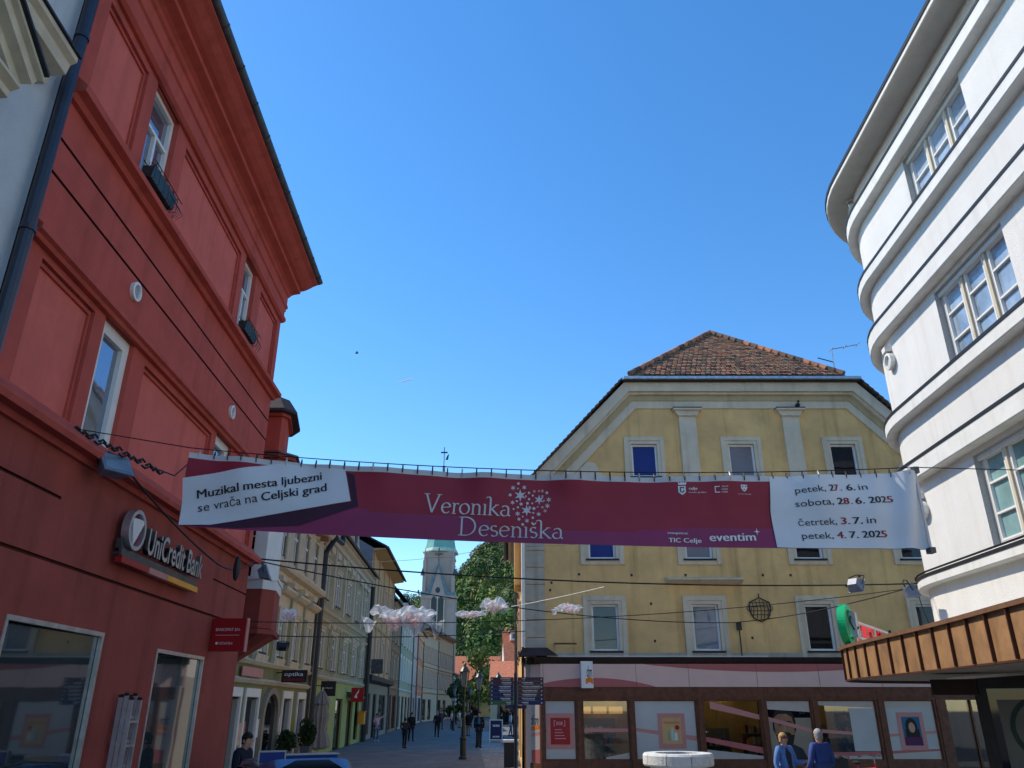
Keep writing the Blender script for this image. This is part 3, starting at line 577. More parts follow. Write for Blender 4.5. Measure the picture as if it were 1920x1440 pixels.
for (a, b), p in zip(SP, PM):
    f = MB(YEL); t_ = .04; f.box(a, b, SW-.09, SW-.04, zb, zb+t_).box(a, b, SW-.09, SW-.04, zt-t_, zt).box(a, a+t_, SW-.09, SW-.041, zb+t_, zt-t_).box(b-t_, b, SW-.09, SW-.041, zb+t_, zt-t_)
    f = f.build('shop_window', 'wood_brown', B); MB(YEL).box(a+.02, b-.02, SW-.08, SW-.06, zb+.02, zt-.02).build('pane', p, f)
    PW = SW-.055
    def band(z0, z1, z2, z3, m, u0=a+.04, u1=b-.04, w=PW, f=f): wave(u0, u1, lambda u: z0+(z2-z0)*(u-u0)/(u1-u0), lambda u: z1+(z3-z1)*(u-u0)/(u1-u0), w, m, 'film_stripe', f, 6)
    i = SP.index((a, b))
    if i == 0: band(1.32, 1.42, 1.36, 1.46, 'pink_mid')
    if i == 1: band(1.34, 1.44, 1.34, 1.44, 'pink_mid'); band(.57, .62, .57, .75, 'film_cream', u0=a+.7)
    if i == 2: band(1.36, 1.46, 1.08, 1.22, 'pink_mid'); band(.57, .72, .57, .72, 'film_cream')
    if i == 3: band(2.02, 2.24, 1.7, 1.84, 'pink_mid', a+.25); band(1.06, 1.2, .72, .9, 'pink_dark'); band(.57, .84, .57, .66, 'film_cream')
    if i == 4: band(2.0, 2.24, 1.92, 2.24, 'film_cream', w=PW+.004); band(1.66, 1.78, 1.32, 1.43, 'pink_mid', w=PW+.006)
    if i == 5: band(2.12, 2.24, 2.04, 2.24, 'film_cream'); band(1.32, 1.42, 1.2, 1.28, 'pink_mid'); band(.57, .66, .57, .66, 'film_cream'); band(.66, .76, .66, .78, 'pink_dark')
    if i == 5: wave(a+1.0, b-.04, lambda u: .79, lambda u: 2.03, PW+.001, 'film_frost', 'film_panel', f, 2)
    if i == 6: band(2.04, 2.24, 2.08, 2.24, 'film_cream'); band(1.2, 1.28, 1.3, 1.38, 'pink_mid'); band(.57, .72, .57, .8, 'film_cream'); band(.72, .80, .8, .86, 'pink_dark')
    def poster(u0, u1, z0, z1, m, edge='pink_mid'):
        q = MB(YEL).box(u0-.13, u1+.13, PW+.004, PW+.008, z0-.13, z1+.13).build('poster', edge, f); MB(YEL).box(u0, u1, PW+.010, PW+.012, z0, z1).build('poster_print', m, q); return q
    if i == 0:
        q = poster(1.22, 1.83, .98, 1.75, 'sign_red'); m2 = MB(YEL); [m2.box(x0, x1, PW+.0125, PW+.014, z0, z1) for x0, x1, z0, z1 in ((1.32, 1.345, 1.5, 1.68), (1.345, 1.38, 1.655, 1.68), (1.66, 1.685, 1.5, 1.68), (1.62, 1.66, 1.5, 1.525), (1.4, 1.45, 1.54, 1.64), (1.47, 1.51, 1.54, 1.64), (1.53, 1.6, 1.54, 1.64))]
        for k in range(4): m2.box(1.35, 1.7-.04*k, PW+.0125, PW+.014, 1.14+k*.085, 1.165+k*.085)
        m2.build('print_marks', 'ink_pink', q, merge=False)
    if i == 2:
        q = poster(4.75, 5.35, 1.0, 1.75, 'ochre'); MB(YEL).box(4.8, 5.3, PW+.0125, PW+.014, 1.58, 1.64).build('print_marks', 'rust_orange', q)
        for k, (x, h, m_) in enumerate(((4.9, .3, 'mint'), (5.02, .38, 'verdigris_pale'), (5.13, .24, 'white_cloth'))): m2 = MB(YEL); m2.slab([(x, 1.1), (x+.09, 1.1), (x+.09, 1.1+h*.7), (x+.06, 1.1+h), (x+.03, 1.1+h), (x, 1.1+h*.7)], PW+.0125, PW+.014); m2.build('print_bottle', m_, q)
        m2 = MB(YEL); m2.lathe([(.07, 0), (.07, .002)], (5.22, PW+.0125, 1.47), 16, 0, 'w'); m2.build('print_seal', 'sign_red', q)
    if i == 6:
        q = poster(12.35, 12.92, .95, 1.78, 'teal_cloth', 'pink_mid')
        m2 = MB(YEL); m2.slab([(12.63+.19*math.cos(t)*(1.0), 1.5+.25*math.sin(t)) for t in [k*math.pi/9 for k in range(18)]], PW+.0125, PW+.0135); m2.box(12.42, 12.86, PW+.0125, PW+.0132, 1.2, 1.42); m2.build('print_hair', 'hair_dark', q, merge=False)
        m2 = MB(YEL); m2.slab([(12.64+.10*math.cos(t), 1.47+.15*math.sin(t)) for t in [k*math.pi/9 for k in range(18)]], PW+.014, PW+.0145); m2.build('print_face', 'skin', q)
        MB(YEL).box(12.36, 12.91, PW+.0145, PW+.015, .96, 1.2).build('print_lower', 'plum_cloth', q)
    if i == 4:                                          # large face photograph behind the glass
        hc, hz_ = 8.62, 1.36
        for k, (m_, P_) in enumerate((('taupe', [(8.13, .58), (9.48, .58), (9.48, 1.75), (8.13, 1.75)]), ('hair_dark', [(-.37, .05), (-.36, .34), (-.27, .56), (-.08, .68), (.12, .67), (.29, .55), (.37, .33), (.36, .05), (.3, -.1), (-.3, -.1)]), ('charcoal', [(-.48, -.78), (.62, -.78), (.5, -.5), (.2, -.36), (-.16, -.36), (-.4, -.5)]),
            ('brick_brown', [(-.31, .2), (-.29, .4), (-.16, .5), (.1, .51), (.26, .42), (.31, .2), (.3, -.1), (.22, -.34), (.06, -.46), (-.08, -.46), (-.23, -.34), (-.3, -.1)]), ('hair_dark', [(-.3, -.1), (-.2, -.1), (-.13, -.03), (.13, -.03), (.2, -.1), (.3, -.1), (.22, -.36), (.06, -.49), (-.08, -.49), (-.24, -.35)]), ('plum_cloth', [(-.11, -.17), (0, -.13), (.11, -.17), (.08, -.21), (-.08, -.21)]),
            ('taupe', [(-.045, .02), (0, .26), (.05, .02), (.02, 0), (-.02, 0)]), ('hair_dark', [(-.24, .28), (-.08, .3), (-.06, .26), (-.22, .245)]), ('hair_dark', [(.08, .3), (.25, .28), (.23, .245), (.06, .26)]), ('ink_black', [(-.2, .19), (-.13, .22), (-.07, .19), (-.13, .165)]), ('ink_black', [(.07, .19), (.14, .22), (.21, .19), (.14, .165)]))):
            m2 = MB(YEL); m2.slab([(x, z) if k == 0 else (hc+x, hz_+z) for x, z in P_], PW+.0003*k, PW+.0003*k+.0002); m2.build('photo_print', m_, f)
        m2 = MB(YEL); m2.text('dm', 9.14, 9.32, 1.86, 1.95, PW+.004); m2.build('lettering', 'ink_dark', f, merge=False)
gr = random.Random(12); GM = ['mint', 'pink_mid', 'white_cloth', 'blue_jacket', 'amber', 'sign_red', 'verdigris_pale', 'plum_cloth', 'ochre', 'pale_blue']
for ux, uy, L_, hh in ((2.3, 29.2, 1.3, 1.7), (3.9, 30.6, 2.2, 2.0), (6.2, 28.6, 1.2, 1.4), (6.6, 30.4, 2.4, 2.0), (8.0, 29.4, 1.2, 1.7), (9.9, 29.0, 1.0, 1.5), (10.2, 30.6, 2.6, 2.0), (12.2, 29.3, 1.2, 1.7)):
    sh_ = MB(); sh_.box(ux, ux+L_, uy+.3, uy+.34, .03, hh)
    for q in range(int(hh/.36)): sh_.box(ux, ux+L_, uy, uy+.3, .12+q*.36, .15+q*.36)
    sh_ = sh_.build('shop_shelf', 'soffit', B); mb = MB()
    for q in range(int(hh/.36)):
        x = ux+.02
        while x < ux+L_-.1: w_ = gr.uniform(.05, .12); mb.box(x, x+w_, uy+.03, uy+.2, .152+q*.36, .152+q*.36+gr.uniform(.1, .27), gr.randrange(10)); x += w_+.015
    o = mb.build('goods', GM, sh_, merge=False); o['kind'] = 'stuff'
for u0_, n_ in ((2.45, 10), (6.3, 6), (9.95, 9)):       # window display on the sill
    for k in range(n_):
        u = u0_+k*.125; h = gr.uniform(.12, .3); mb = MB(); mb.lathe([(.04, 0), (.04, h*.65), (.02, h*.8), (.02, h)], (u, 26.95+gr.uniform(0, .15), zb), 8); mb.build('display_bottle', gr.choice(GM), B)
    MB().box(u0_-.15, u0_+1.3, 26.84, 27.25, zb-.05, zb-.002).build('display_shelf', 'soffit', B)
for k, (x, y) in enumerate(((2.7, 28), (3.3, 29.5), (5.2, 28.6), (6.5, 28.2), (7.4, 29.4), (9.2, 29), (10.2, 28.1), (11.2, 29.6), (12.6, 28.6), (14.2, 28.4), (14.9, 29.6))):
    mb = MB(); mb.lathe([(.10, 2.9), (.12, 2.78), (.10, 2.76)], (x, y, 0), 12); lp_ = mb.build('ceiling_lamp', 'alu', B); mb = MB(); mb.lathe([(.095, 2.745), (.095, 2.755)], (x, y, 0), 12); mb.build('lamp_disc', 'bulb', lp_)
for k in range(3): MB().box(2.25+k*.55, 2.72+k*.55, 29.0, 29.05, 1.85, 2.08).build('shelf_sign', 'shelf_glow', B)
# angled corner panel and glazed entrance
CA, CB = (.94, 26.70), (.40, 27.22); d_ = Vector((CA[0]-CB[0], CA[1]-CB[1])); FC = Fr(CB, d_); LC = d_.length
mb = MB(FC); mb.box(0, .09, -.2, 0, 0, 2.66).box(LC-.09, LC, -.2, 0, 0, 2.66).box(.09, LC-.09, -.2, 0, 0, .45).box(.09, LC-.09, -.2, 0, 2.3, 2.66); cp = mb.build('corner_frame', 'wood_brown', B)
MB(FC).box(.09, LC-.09, -.1, -.03, .45, 2.3).build('corner_panel', 'film_cream', cp); MB(FC).box(0, LC, -.2, .01, 2.663, 3.357).build('corner_fascia', 'pink_pale', cp); MB(FC).box(-.03, LC+.03, -.2, .1, 3.36, 3.57).build('corner_cornice', 'dark_cornice', cp)
wave(.09, LC-.09, lambda u: .46, lambda u: .78+.1*u, -.028, 'pink_dark', 'wave_stripe', cp, 6, FC); wave(.09, LC-.09, lambda u: 1.14+.18*u, lambda u: 1.24+.18*u, -.028, 'pink_mid', 'wave_stripe', cp, 6, FC)
MB(FC).text('dm', .19, LC-.19, 1.55, 1.83, -.026, 0, .01, shear=.22).build('lettering', 'ink_dark', cp, merge=False)
wave(.13, LC-.13, lambda u: 1.4+.03*math.sin(u*14), lambda u: 1.52+.03*math.sin(u*14), -.026, 'orange', 'logo_ribbon', cp, 12, FC)
mb = MB(YEL); mb.box(13.7, 13.85, 0, SW, 0, zt).box(15.7, 16.6, 0, SW, 0, zt).box(14.7, 14.76, .02, .1, 0, zt); en = mb.build('entrance_frame', 'wood_brown', B); MB(YEL).box(13.85, 15.7, 0, .05, 0, zt).build('entrance_glass', 'glass_clear', en)
mb = MB(); mb.slab([(.2, 3.6), (1.5, 3.6), (1.15, 3.85), (.35, 3.85)], 26.5, 27.3); mb.build('porch_roof', 'roof_dark', B)
# things on the yellow building
t = thing('hanging_sign', 'white drugstore sign box with black letters and orange ribbon on pink fascia', 'sign', tuple(YEL(2.35, .4, 3)))
a = YEL(2.38, .36, 0); F2 = Fr((2.38, 26.28), (1, .18))
MB(F2).box(-.19, .19, -.06, .06, 2.62, 3.42).build('box', 'white_paint', t); MB(F2).box(-.02, .02, -.3, -.06, 3.0, 3.05).build('bracket', 'zinc', t)
mb = MB(F2); mb.text('dm', -.02, .16, 2.95, 3.28, .063, 0, .01); mb.build('lettering', 'ink_dark', t, merge=False); wave(-.06, .18, lambda u: 2.76+.03*math.sin(u*24), lambda u: 2.92+.03*math.sin(u*24), .063, 'orange', 'logo_ribbon', t, 10, F2)
t = thing('wall_ornament', 'round wrought iron basket grille fixed to the yellow wall', 'ornament', tuple(YEL(8.35, .1, 5.1)))
mb = MB(YEL); c0, z0 = 8.35, 5.12
sh = [(c0-.34, z0+.2), (c0-.36, z0-.05), (c0-.25, z0-.3), (c0, z0-.42), (c0+.25, z0-.3), (c0+.36, z0-.05), (c0+.34, z0+.2), (c0, z0+.36), (c0-.34, z0+.2)]
mb.tube([(u, .06, z) for u, z in sh], .022, 6, caps=False); mb.build('rim', 'black_metal', t)
for k in range(-2, 3): MB(YEL).tube([(c0+k*.12, .05, z0-.38+abs(k)*.07), (c0+k*.12, .16, z0-.05), (c0+k*.12, .06, z0+.30-abs(k)*.05)], .013, 5).build('bar', 'black_metal', t)
for k in range(-2, 2): MB(YEL).tube([(c0-.34, .06, z0+k*.13+.06), (c0, .15, z0+k*.13+.06), (c0+.34, .06, z0+k*.13+.06)], .013, 5).build('cross_bar', 'black_metal', t)
for q in (-1, 1): MB(YEL).tube([(c0+q*(.36+.08*math.sin(a)), .06, z0+.02+.08*math.cos(a)) for a in [i*.6 for i in range(9)]], .012, 5).build('scroll', 'black_metal', t)
MB(YEL).tube([(c0, .06, z0+.36), (c0, .06, z0+.5)], .02, 6).build('finial', 'black_metal', t)
t = thing('junction_box', 'black cable box on a thin post against the yellow wall', 'cable box', tuple(YEL(7.55, .05, 3.6)))
MB(YEL).box(7.48, 7.63, .08, .2, 4.42, 4.68).build('box', 'black_metal', t); MB(YEL).tube([(7.56, .12, 3.6), (7.56, .12, 4.42)], .022, 6).build('post', 'black_metal', t)
t = thing('antenna', 'thin metal television aerial standing behind the tiled roof', 'aerial', (12.6, 29, 14))
b0, b1 = hitY(1567, 712, 29), hitY(1559, 655, 29); MB().tube([b0-Vector((0, 0, .8)), b1], .03, 6).build('mast', 'zinc', t)
MB().tube([b1, hitY(1608, 646, 29)], .022, 5).build('boom', 'zinc', t); MB().tube([hitY(1563, 679, 29), hitY(1533, 671, 29)], .022, 5).build('boom', 'dark_flashing', t)
for k in range(3): p = b1.lerp(hitY(1608, 646, 29), k/2); MB().tube([p-Vector((0, .2, 0)), p+Vector((0, .2, 0))], .016, 5).build('element', 'zinc', t)
t = thing('bird', 'small dark pigeon perched on the right pilaster capital', 'bird', tuple(YEL(10.62, .15, 12.3)))
mb = MB(); p = YEL(10.62, .15, 12.3); mb.ball(p+Vector((0, 0, .12)), .1, 8, 0, (.8, 1.4, .9)); mb.ball(p+Vector((0, -.12, .23)), .05, 6); mb.tube([p+Vector((0, .1, .1)), p+Vector((0, .28, .04))], [.05, .02], 6); mb.tube([p+Vector((.02, 0, 0)), p+Vector((.02, 0, .08))], .008, 4); mb.build('body', 'charcoal', t)

# ------------------------------------------------------------------ white rounded modernist building
B = thing('white_building', 'white rounded corner building with wide windows, dark edged ledges and a copper canopy', 'building', (11, 12, 0))
WU = Vector((.05, 1, 0)).normalized(); WNn = Vector((-WU.y, WU.x, 0)); RW = 3.2; S1 = 16.8; WO = Vector((8.3, 0, 0)); WC = WO+WU*S1-WNn*RW; S2 = S1+RW*math.pi/2
def WHI(u, w, z):
    if u <= S1: p = WO+WU*u+WNn*w
    elif u <= S2:
        a = (u-S1)/RW; n = WNn*math.cos(a)+WU*math.sin(a); p = WC+n*(RW+w)
    else: p = WC+WU*(RW+w)-WNn*(u-S2)
    return Vector((p.x, p.y, z))
us0, us1 = -1., 27.
def ubreaks(): return 56
WIN = []
for u0, u1 in ((11.9, 14.56), (6.9, 9.5), (1.9, 4.5)):
    for c, d in ((4.86, 6.62), (8.50, 10.24), (12.40, 13.72)): WIN.append((u0, u1, c, d))
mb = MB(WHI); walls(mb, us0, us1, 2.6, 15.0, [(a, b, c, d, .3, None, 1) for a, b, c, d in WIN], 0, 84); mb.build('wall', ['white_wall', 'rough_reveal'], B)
def ledge(z1, h, p, nm='ledge', m='white_ledge'):
    mb = MB(WHI); mb.prof([(-.02, z1-h), (p-.02, z1-h), (p, z1-h+.02), (p, z1), (-.02, z1+.05)], us0, us1, 84); o = mb.build(nm, m, B)
    mb = MB(WHI); mb.prof([(-.02, z1+.052), (p+.002, z1+.002), (p+.002, z1-.045), (p+.014, z1-.045), (p+.016, z1+.022), (-.02, z1+.075)], us0, us1, 84); mb.build('flashing', 'dark_flashing', o)
for z, h in ((7.12, .40), (8.43, .30), (10.76, .40), (12.23, .30), (14.10, .34)): ledge(z, h, .25)
ledge(4.72, .22, .2)
mb = MB(WHI); mb.prof([(-.02, 14.84), (.62, 14.78), (.64, 14.80), (.64, 14.95), (-.02, 15.0)], us0, us1, 84); mb.build('eave', 'soffit_white', B)
mb = MB(WHI); mb.prof([(.642, 14.90), (.665, 14.90), (.67, 14.985), (.4, 15.02), (-3, 15.4), (-3, 15.36), (.4, 15.0), (.642, 14.96)], us0, us1, 84); mb.build('roof_edge', 'dark_flashing', B)
for a, b, c, d in WIN:
    f = window(B, WHI, a, b, c, d, w=-.18, t=.07, mv=(1/3, 2/3), mh=(), tm=.12, pm='glass_curtain' if c > 8 else 'glass_teal', fm='cream_frame')
    for k in range(3):
        x0, x1 = a+(b-a)*k/3+.09, a+(b-a)*(k+1)/3-.09; mb = MB(WHI); t_ = .04
        mb.box(x0, x1, -.20, -.125, c+.075, c+.075+t_).box(x0, x1, -.20, -.125, d-.075-t_, d-.075).box(x0, x0+t_, -.2, -.126, c+.075+t_, d-.075-t_).box(x1-t_, x1, -.2, -.126, c+.075+t_, d-.075-t_)
        for y in ((1/3, 2/3) if c < 12 else (.5,)): z = c+(d-c)*y; mb.box(x0+t_, x1-t_, -.195, -.13, z-.02, z+.02)
        mb.build('sash', 'white_paint', f)
    MB(WHI).box(a+.002, b-.002, -.125, -.07, d-.11, d-.004).build('lintel', 'white_ledge', f)
    for k in (1, 2): u = a+(b-a)*k/3; MB(WHI).box(u-.035, u+.035, -.131, -.095, c+.07, d-.07).build('mullion', 'cream_trim', f)
for u, z in ((17.0, 9.75), (16.9, 6.1), (17.6, 14.5)):
    mb = MB(WHI); mb.lathe([(.20, 0), (.21, .03), (.21, .12), (.15, .13), (.14, .06)], (u, 0, z), 20, 0, 'w'); v = mb.build('round_vent', 'white_ledge', B)
    MB(WHI).box(u-.1, u+.1, 0, .16, z+.24, z+.36).build('vent_bracket', 'white_ledge', v)
    mb = MB(WHI); mb.lathe([(.14, .0), (.14, .07)], (u, 0, z), 16, 0, 'w'); mb.build('vent_grille', 'film_frost', v)
mb = MB(); mb.slab([(0, 0)], 0, 0) if 0 else None
mb = MB(WHI); mb.prof([(-.32, 2.7), (-3.1, 2.7), (-3.1, 14.9), (-.32, 14.9)], us0, us1, 84); mb.build('core', 'white_wall', B)
# canopy
CP = [(5.2, 3), (5.6, 6), (6.08, 9.5), (6.4, 11.6), (6.6, 13.2), (6.75, 14.7), (6.9, 16.1), (7.1, 17.3), (7.42, 18.25), (8.05, 19.1), (9.2, 19.7), (11, 20.0), (13, 20.1)]
def catmull(P, n):
    P = [Vector((x, y, 0)) for x, y in P]; P = [P[0]*2-P[1]]+P+[P[-1]*2-P[-2]]; out = []
    for i in range(1, len(P)-2):
        for k in range(n):
            t = k/n; a, b, c, d = P[i-1:i+3]; out.append(.5*((2*b)+(c-a)*t+(2*a-5*b+4*c-d)*t*t+(3*b-a-3*c+d)*t**3))
    return out+[P[-2]]
cc = catmull(CP, 14); cl = [0]
for i in range(1, len(cc)): cl.append(cl[-1]+(cc[i]-cc[i-1]).length)
def CAN(u, w, z):
    u = max(0, min(cl[-1]-1e-4, u)); i = max(k for k in range(len(cl)) if cl[k] <= u); i = min(i, len(cc)-2)
    f = (u-cl[i])/(cl[i+1]-cl[i]); p = cc[i].lerp(cc[i+1], f); t0 = (cc[min(i+1, len(cc)-1)]-cc[max(i-1, 0)]).normalized(); t1 = (cc[min(i+2, len(cc)-1)]-cc[i]).normalized(); t = t0.lerp(t1, f).normalized()
    return Vector((p.x-t.y*w, p.y+t.x*w, z))
LCn = cl[-1]; CB0, CB1 = 2.62, 3.27; nC = 120
can = MB(); top = [Vector((p.x, p.y, CB1-.05)) for p in cc]+[Vector((13, 17.9, CB1-.05)), Vector((10.2, 17.5, CB1-.05)), Vector((8.9, 14, CB1-.05)), Vector((8.4, 3, CB1-.05))]
k = len(top); can.v = top+[v-Vector((0, 0, CB1-CB0-.08)) for v in top]; can.f = [list(range(k)), list(range(2*k-1, k-1, -1))]+[[i, (i+1) % k, (i+1) % k+k, i+k] for i in range(k)]; can.m = [0]*len(can.f)
cnp = can.build('canopy', 'soffit', B)
mb = MB(CAN); mb.prof([(.0, CB0), (.03, CB0), (.03, CB1-.06), (.0, CB1-.06)], 0, LCn, nC); fz = mb.build('fascia', 'copper', cnp)
mb = MB(CAN); mb.prof([(-.06, CB1-.058), (.09, CB1-.058), (.10, CB1), (-.06, CB1+.02)], 0, LCn, nC); mb.build('copper_rim', 'copper_rim', fz)
mb = MB(CAN); mb.prof([(-.02, CB0-.03), (.05, CB0-.03), (.05, CB0-.002), (-.02, CB0-.002)], 0, LCn, nC); mb.build('drip_edge', 'copper_seam', fz)
u = .3
while u < LCn-.2: MB(CAN).box(u-.012, u+.012, .031, .075, CB0, CB1-.06).build('seam', 'copper_seam', fz); u += .66
# glazed shop vestibule below the canopy
A = Vector((8.22, 14.62, 0)); d_ = Vector((.85, -.53, 0)).normalized(); VS = Fr((A.x, A.y), d_)
mb = MB(VS); mb.box(-.02, .10, -.12, .02, 0, 2.55).box(1.9, 2.0, -.1, .02, 0, 2.55).box(.10, 5, -.1, .02, 2.38, 2.55).box(.10, 1.9, -.1, .015, 0, .12).box(2.0, 5, -.1, .015, 0, .12); vf = mb.build('vestibule_frame', 'dark_flashing', B)
MB(VS).box(.10, 5, -.06, -.03, .12, 2.38).build('vestibule_glass', 'glass_dark', vf)
fl = MB(VS).box(.22, 1.86, -.028, -.025, .3, 2.2).build('window_film', 'film_dark', vf)
mb = MB(VS); C_, Z_ = .86, 1.74; n = 48; r0, r1 = .44, .52
mb.slab([(C_+r1*math.cos(2*math.pi*i/n), Z_+r1*math.sin(2*math.pi*i/n)) for i in range(n)], -.024, -.021, 0, [[(C_+r0*math.cos(2*math.pi*i/n), Z_+r0*math.sin(2*math.pi*i/n)) for i in range(n)]]); mb.build('emblem_ring', 'emblem_dark', fl)
mb = MB(VS); mb.slab([(C_, Z_+.38), (C_+.2, Z_+.05), (C_+.12, Z_+.05), (C_+.28, Z_-.2), (C_+.06, Z_-.2), (C_+.06, Z_-.38), (C_-.06, Z_-.38), (C_-.06, Z_-.2), (C_-.28, Z_-.2), (C_-.12, Z_+.05), (C_-.2, Z_+.05)], -.024, -.0215); mb.build('emblem_tree', 'emblem_green', fl)
mb = MB(VS); mb.text('SPAR', .42, 1.62, .84, 1.06, -.022, 0, .02); mb.build('lettering', 'film_frost', fl, merge=False)
mb = MB(WHI); walls(mb, us0, 16.2, 0, 2.6, [(a, a+2.2, .3, 2.4, .1, 1) for a in (0, 2.6, 5.2, 7.8)]); mb.build('ground_floor_wall', ['dark_flashing', 'glass_dark'], B)
MB().box(9.6, 13.5, 15.2, 17.3, 0, 2.55).build('ground_floor_core', 'dark_flashing', B)
MB(VS).box(-.75, -.03, -.7, .05, 2.28, 2.54).build('overhead_box', 'dark_cornice', B)
# channel letters and ring on the canopy
t = thing('roof_letters', 'red illuminated shop letters with a green ring standing on the copper canopy edge', 'sign', (7.4, 17.8, CB1))
NL = Vector((-.82, .572, 0)).normalized(); DL = Vector((-.572, -.82, 0)).normalized(); O_ = Vector((7.3, 17.35, 0)); LT = lambda u, w, z: Vector((O_.x+DL.x*u+NL.x*w, O_.y+DL.y*u+NL.y*w, z))
zb = CB1+.08; n = 40; mb = MB(LT); rc = zb+.36
mb.slab([(.1+.42*math.cos(2*math.pi*i/n), rc+.42*math.sin(2*math.pi*i/n)) for i in range(n)], -.0, .16, 0, [[(.1+.31*math.cos(2*math.pi*i/n), rc+.31*math.sin(2*math.pi*i/n)) for i in range(n)]]); rg = mb.build('ring', 'spar_green', t)
mb = MB(LT); mb.slab([(.1, rc+.28), (.26, rc), (.3, rc-.2), (-.1, rc-.2), (-.06, rc)], .05, .14); mb.build('fir_tree', 'spar_green', rg)
for i, ch in enumerate('RAPS'):
    u1 = -.5-i*.72; mb = MB(LT); w_ = .55
    vs, fs = glyphs(ch, .03); x0, x1 = min(p[0] for p in vs), max(p[0] for p in vs); y0, y1 = min(p[1] for p in vs), max(p[1] for p in vs)
    for w in (0, .14):
        b = len(mb.v)
        for x, y in vs: mb.P((u1-w_+(x-x0)/(x1-x0)*w_, w, zb+(y-y0)/(y1-y0)*.5))
        for f in fs: mb.f.append([b+q for q in f]); mb.m.append(0)
    from collections import Counter
    ec = Counter(tuple(sorted((f[q], f[(q+1) % len(f)]))) for f in fs for q in range(len(f)))
    for (p, q), c_ in ec.items():
        if c_ == 1: k = len(vs); mb.f.append([p, q, q+k, p+k]); mb.m.append(0)
    mb.build('letter', 'spar_red', t, merge=False)
for z in (zb+.10, zb+.42): MB(LT).tube([(-3.4, -.08, z), (.1, -.08, z)], .028, 6).build('support_rail', 'white_paint', t)
for u in (-3.2, -1.9, -.3, .1): MB(LT).tube([(u, -.08, CB1-.02), (u, -.08, zb+.44)], .022, 6).build('support_post', 'alu', t)
mb = MB(LT); mb.box(.0, .2, -.14, -.02, zb+.1, zb+.6); mb.build('transformer', 'alu', t); mb = MB(LT); mb.tube([(.1, -.05, zb+.62), (.3, -.05, zb+.4), (.16, -.1, zb+.2), (.1, -.16, zb+.3)], .02, 5); mb.build('wiring', 'black_metal', t)

# ------------------------------------------------------------------ the street banner
def bh(x): s_ = (x+3.66)/8.19; return 4.76-.23*s_-4*.155*s_*(1-s_), 3.92-.25*s_-4*.075*s_*(1-s_)
def rip(x, z):
    zt, zb = bh(x); t = (z-zb)/(zt-zb); s_ = (x+3.66)/8.19
    e = max(0, (s_-.90)/.1); f = .040*math.sin(x*5.1+1.3*math.sin(x*1.7))*max(0, t-.15)+.017*math.sin(x*11.7+2*z+.6*math.sin(x*2.3))*max(0, t-.3)+.006*math.sin(x*3.1+z*9)
    f += e*e*.07*math.sin((x-4.0)*17-t*2.2)+.012*math.sin((t*2.2+s_*2.4)*3)
    return f
def BN(x, w, z): return Vector((x, 8.4+rip(x, z)-w, z))
BT = thing('street_banner', 'long maroon and white festival banner strung across the street on a wire', 'banner', (.4, 8.4, 3.7))
nx, nz = 260, 26; mb = MB(BN); ix = {}
for i in range(nx+1):
    x = -3.66+8.19*i/nx; zt, zb = bh(x)
    for j in range(nz+1): ix[i, j] = mb.P((x, 0, zb+(zt-zb)*j/nz))
PB = lambda px, py: (lambda v: (v.x, v.z))(hitY(px, py, 8.4))
def inpoly(p, P):
    c = False; j = len(P)-1
    for i in range(len(P)):
        if (P[i][1] > p[1]) != (P[j][1] > p[1]) and p[0] < (P[j][0]-P[i][0])*(p[1]-P[i][1])/(P[j][1]-P[i][1])+P[i][0]: c = not c
        j = i
    return c
for i in range(nx):
    for j in range(nz):
        x = -3.66+8.19*(i+.5)/nx; t = (j+.5)/nz; s_ = (i+.5)/nx
        edge = .36+.09*math.sin(s_*7.5+.9)+.03*math.sin(s_*21) if s_ < .42 else (.14+.16*(s_-.42)/.4+.02*math.sin(s_*30))
        mb.f.append([ix[i, j], ix[i+1, j], ix[i+1, j+1], ix[i, j+1]]); mb.m.append(2 if t > .925 else (1 if t < edge else 0))
cl_ = mb.build('cloth', ['maroon', 'plum', 'vinyl_hem'], BT, smooth=True)
def panel(poly, w, m, nm, par):                          # printed panel draped on the cloth: clip a fine grid to a polygon
    xs = [p[0] for p in poly]; zs = [p[1] for p in poly]; bm = bmesh.new()
    f = bm.faces.new([bm.verts.new((p[0], 0, p[1])) for p in poly])
    x = min(xs)+.05
    while x < max(xs): bmesh.ops.bisect_plane(bm, geom=bm.verts[:]+bm.edges[:]+bm.faces[:], plane_co=(x, 0, 0), plane_no=(1, 0, 0)); x += .05
    z = min(zs)+.05
    while z < max(zs): bmesh.ops.bisect_plane(bm, geom=bm.verts[:]+bm.edges[:]+bm.faces[:], plane_co=(0, 0, z), plane_no=(0, 0, 1)); z += .05
    mb = MB(BN); bm.verts.index_update(); mb.v = [BN(v.co.x, w, v.co.z) for v in bm.verts]; mb.f = [[v.index for v in f.verts] for f in bm.faces]; mb.m = [0]*len(mb.f); bm.free()
    return mb.build(nm, m, par, smooth=True)
zt0, zb0 = bh(-3.655); pl = [(-3.655, zb0+.30), PB(344, 897), PB(528, 868), PB(647, 880), PB(658, 940), PB(395, 984), (-3.64, zb0+.005)]
panel([PB(345, 985), PB(395, 984), PB(660, 941), PB(650, 885), PB(664, 890), PB(672, 950), PB(560, 985), PB(440, 990)], .006, 'plum_dark', 'print_shadow', cl_)
lp = panel(pl, .012, 'vinyl_white', 'white_panel', BT)
X1 = 4.53; right = [PB(1442, 896), PB(1445, 960), PB(1456, 1027)]+[(x, bh(x)[1]+.002) for x in [2.9+i*.16 for i in range(11)]][1:]+[(X1, bh(X1)[1]+.002), (X1, bh(X1)[0]-.002)]+[(x, bh(x)[0]-.002) for x in [4.4-i*.15 for i in range(11)]]
rp = panel(right, .014, 'vinyl_white', 'white_panel', BT)
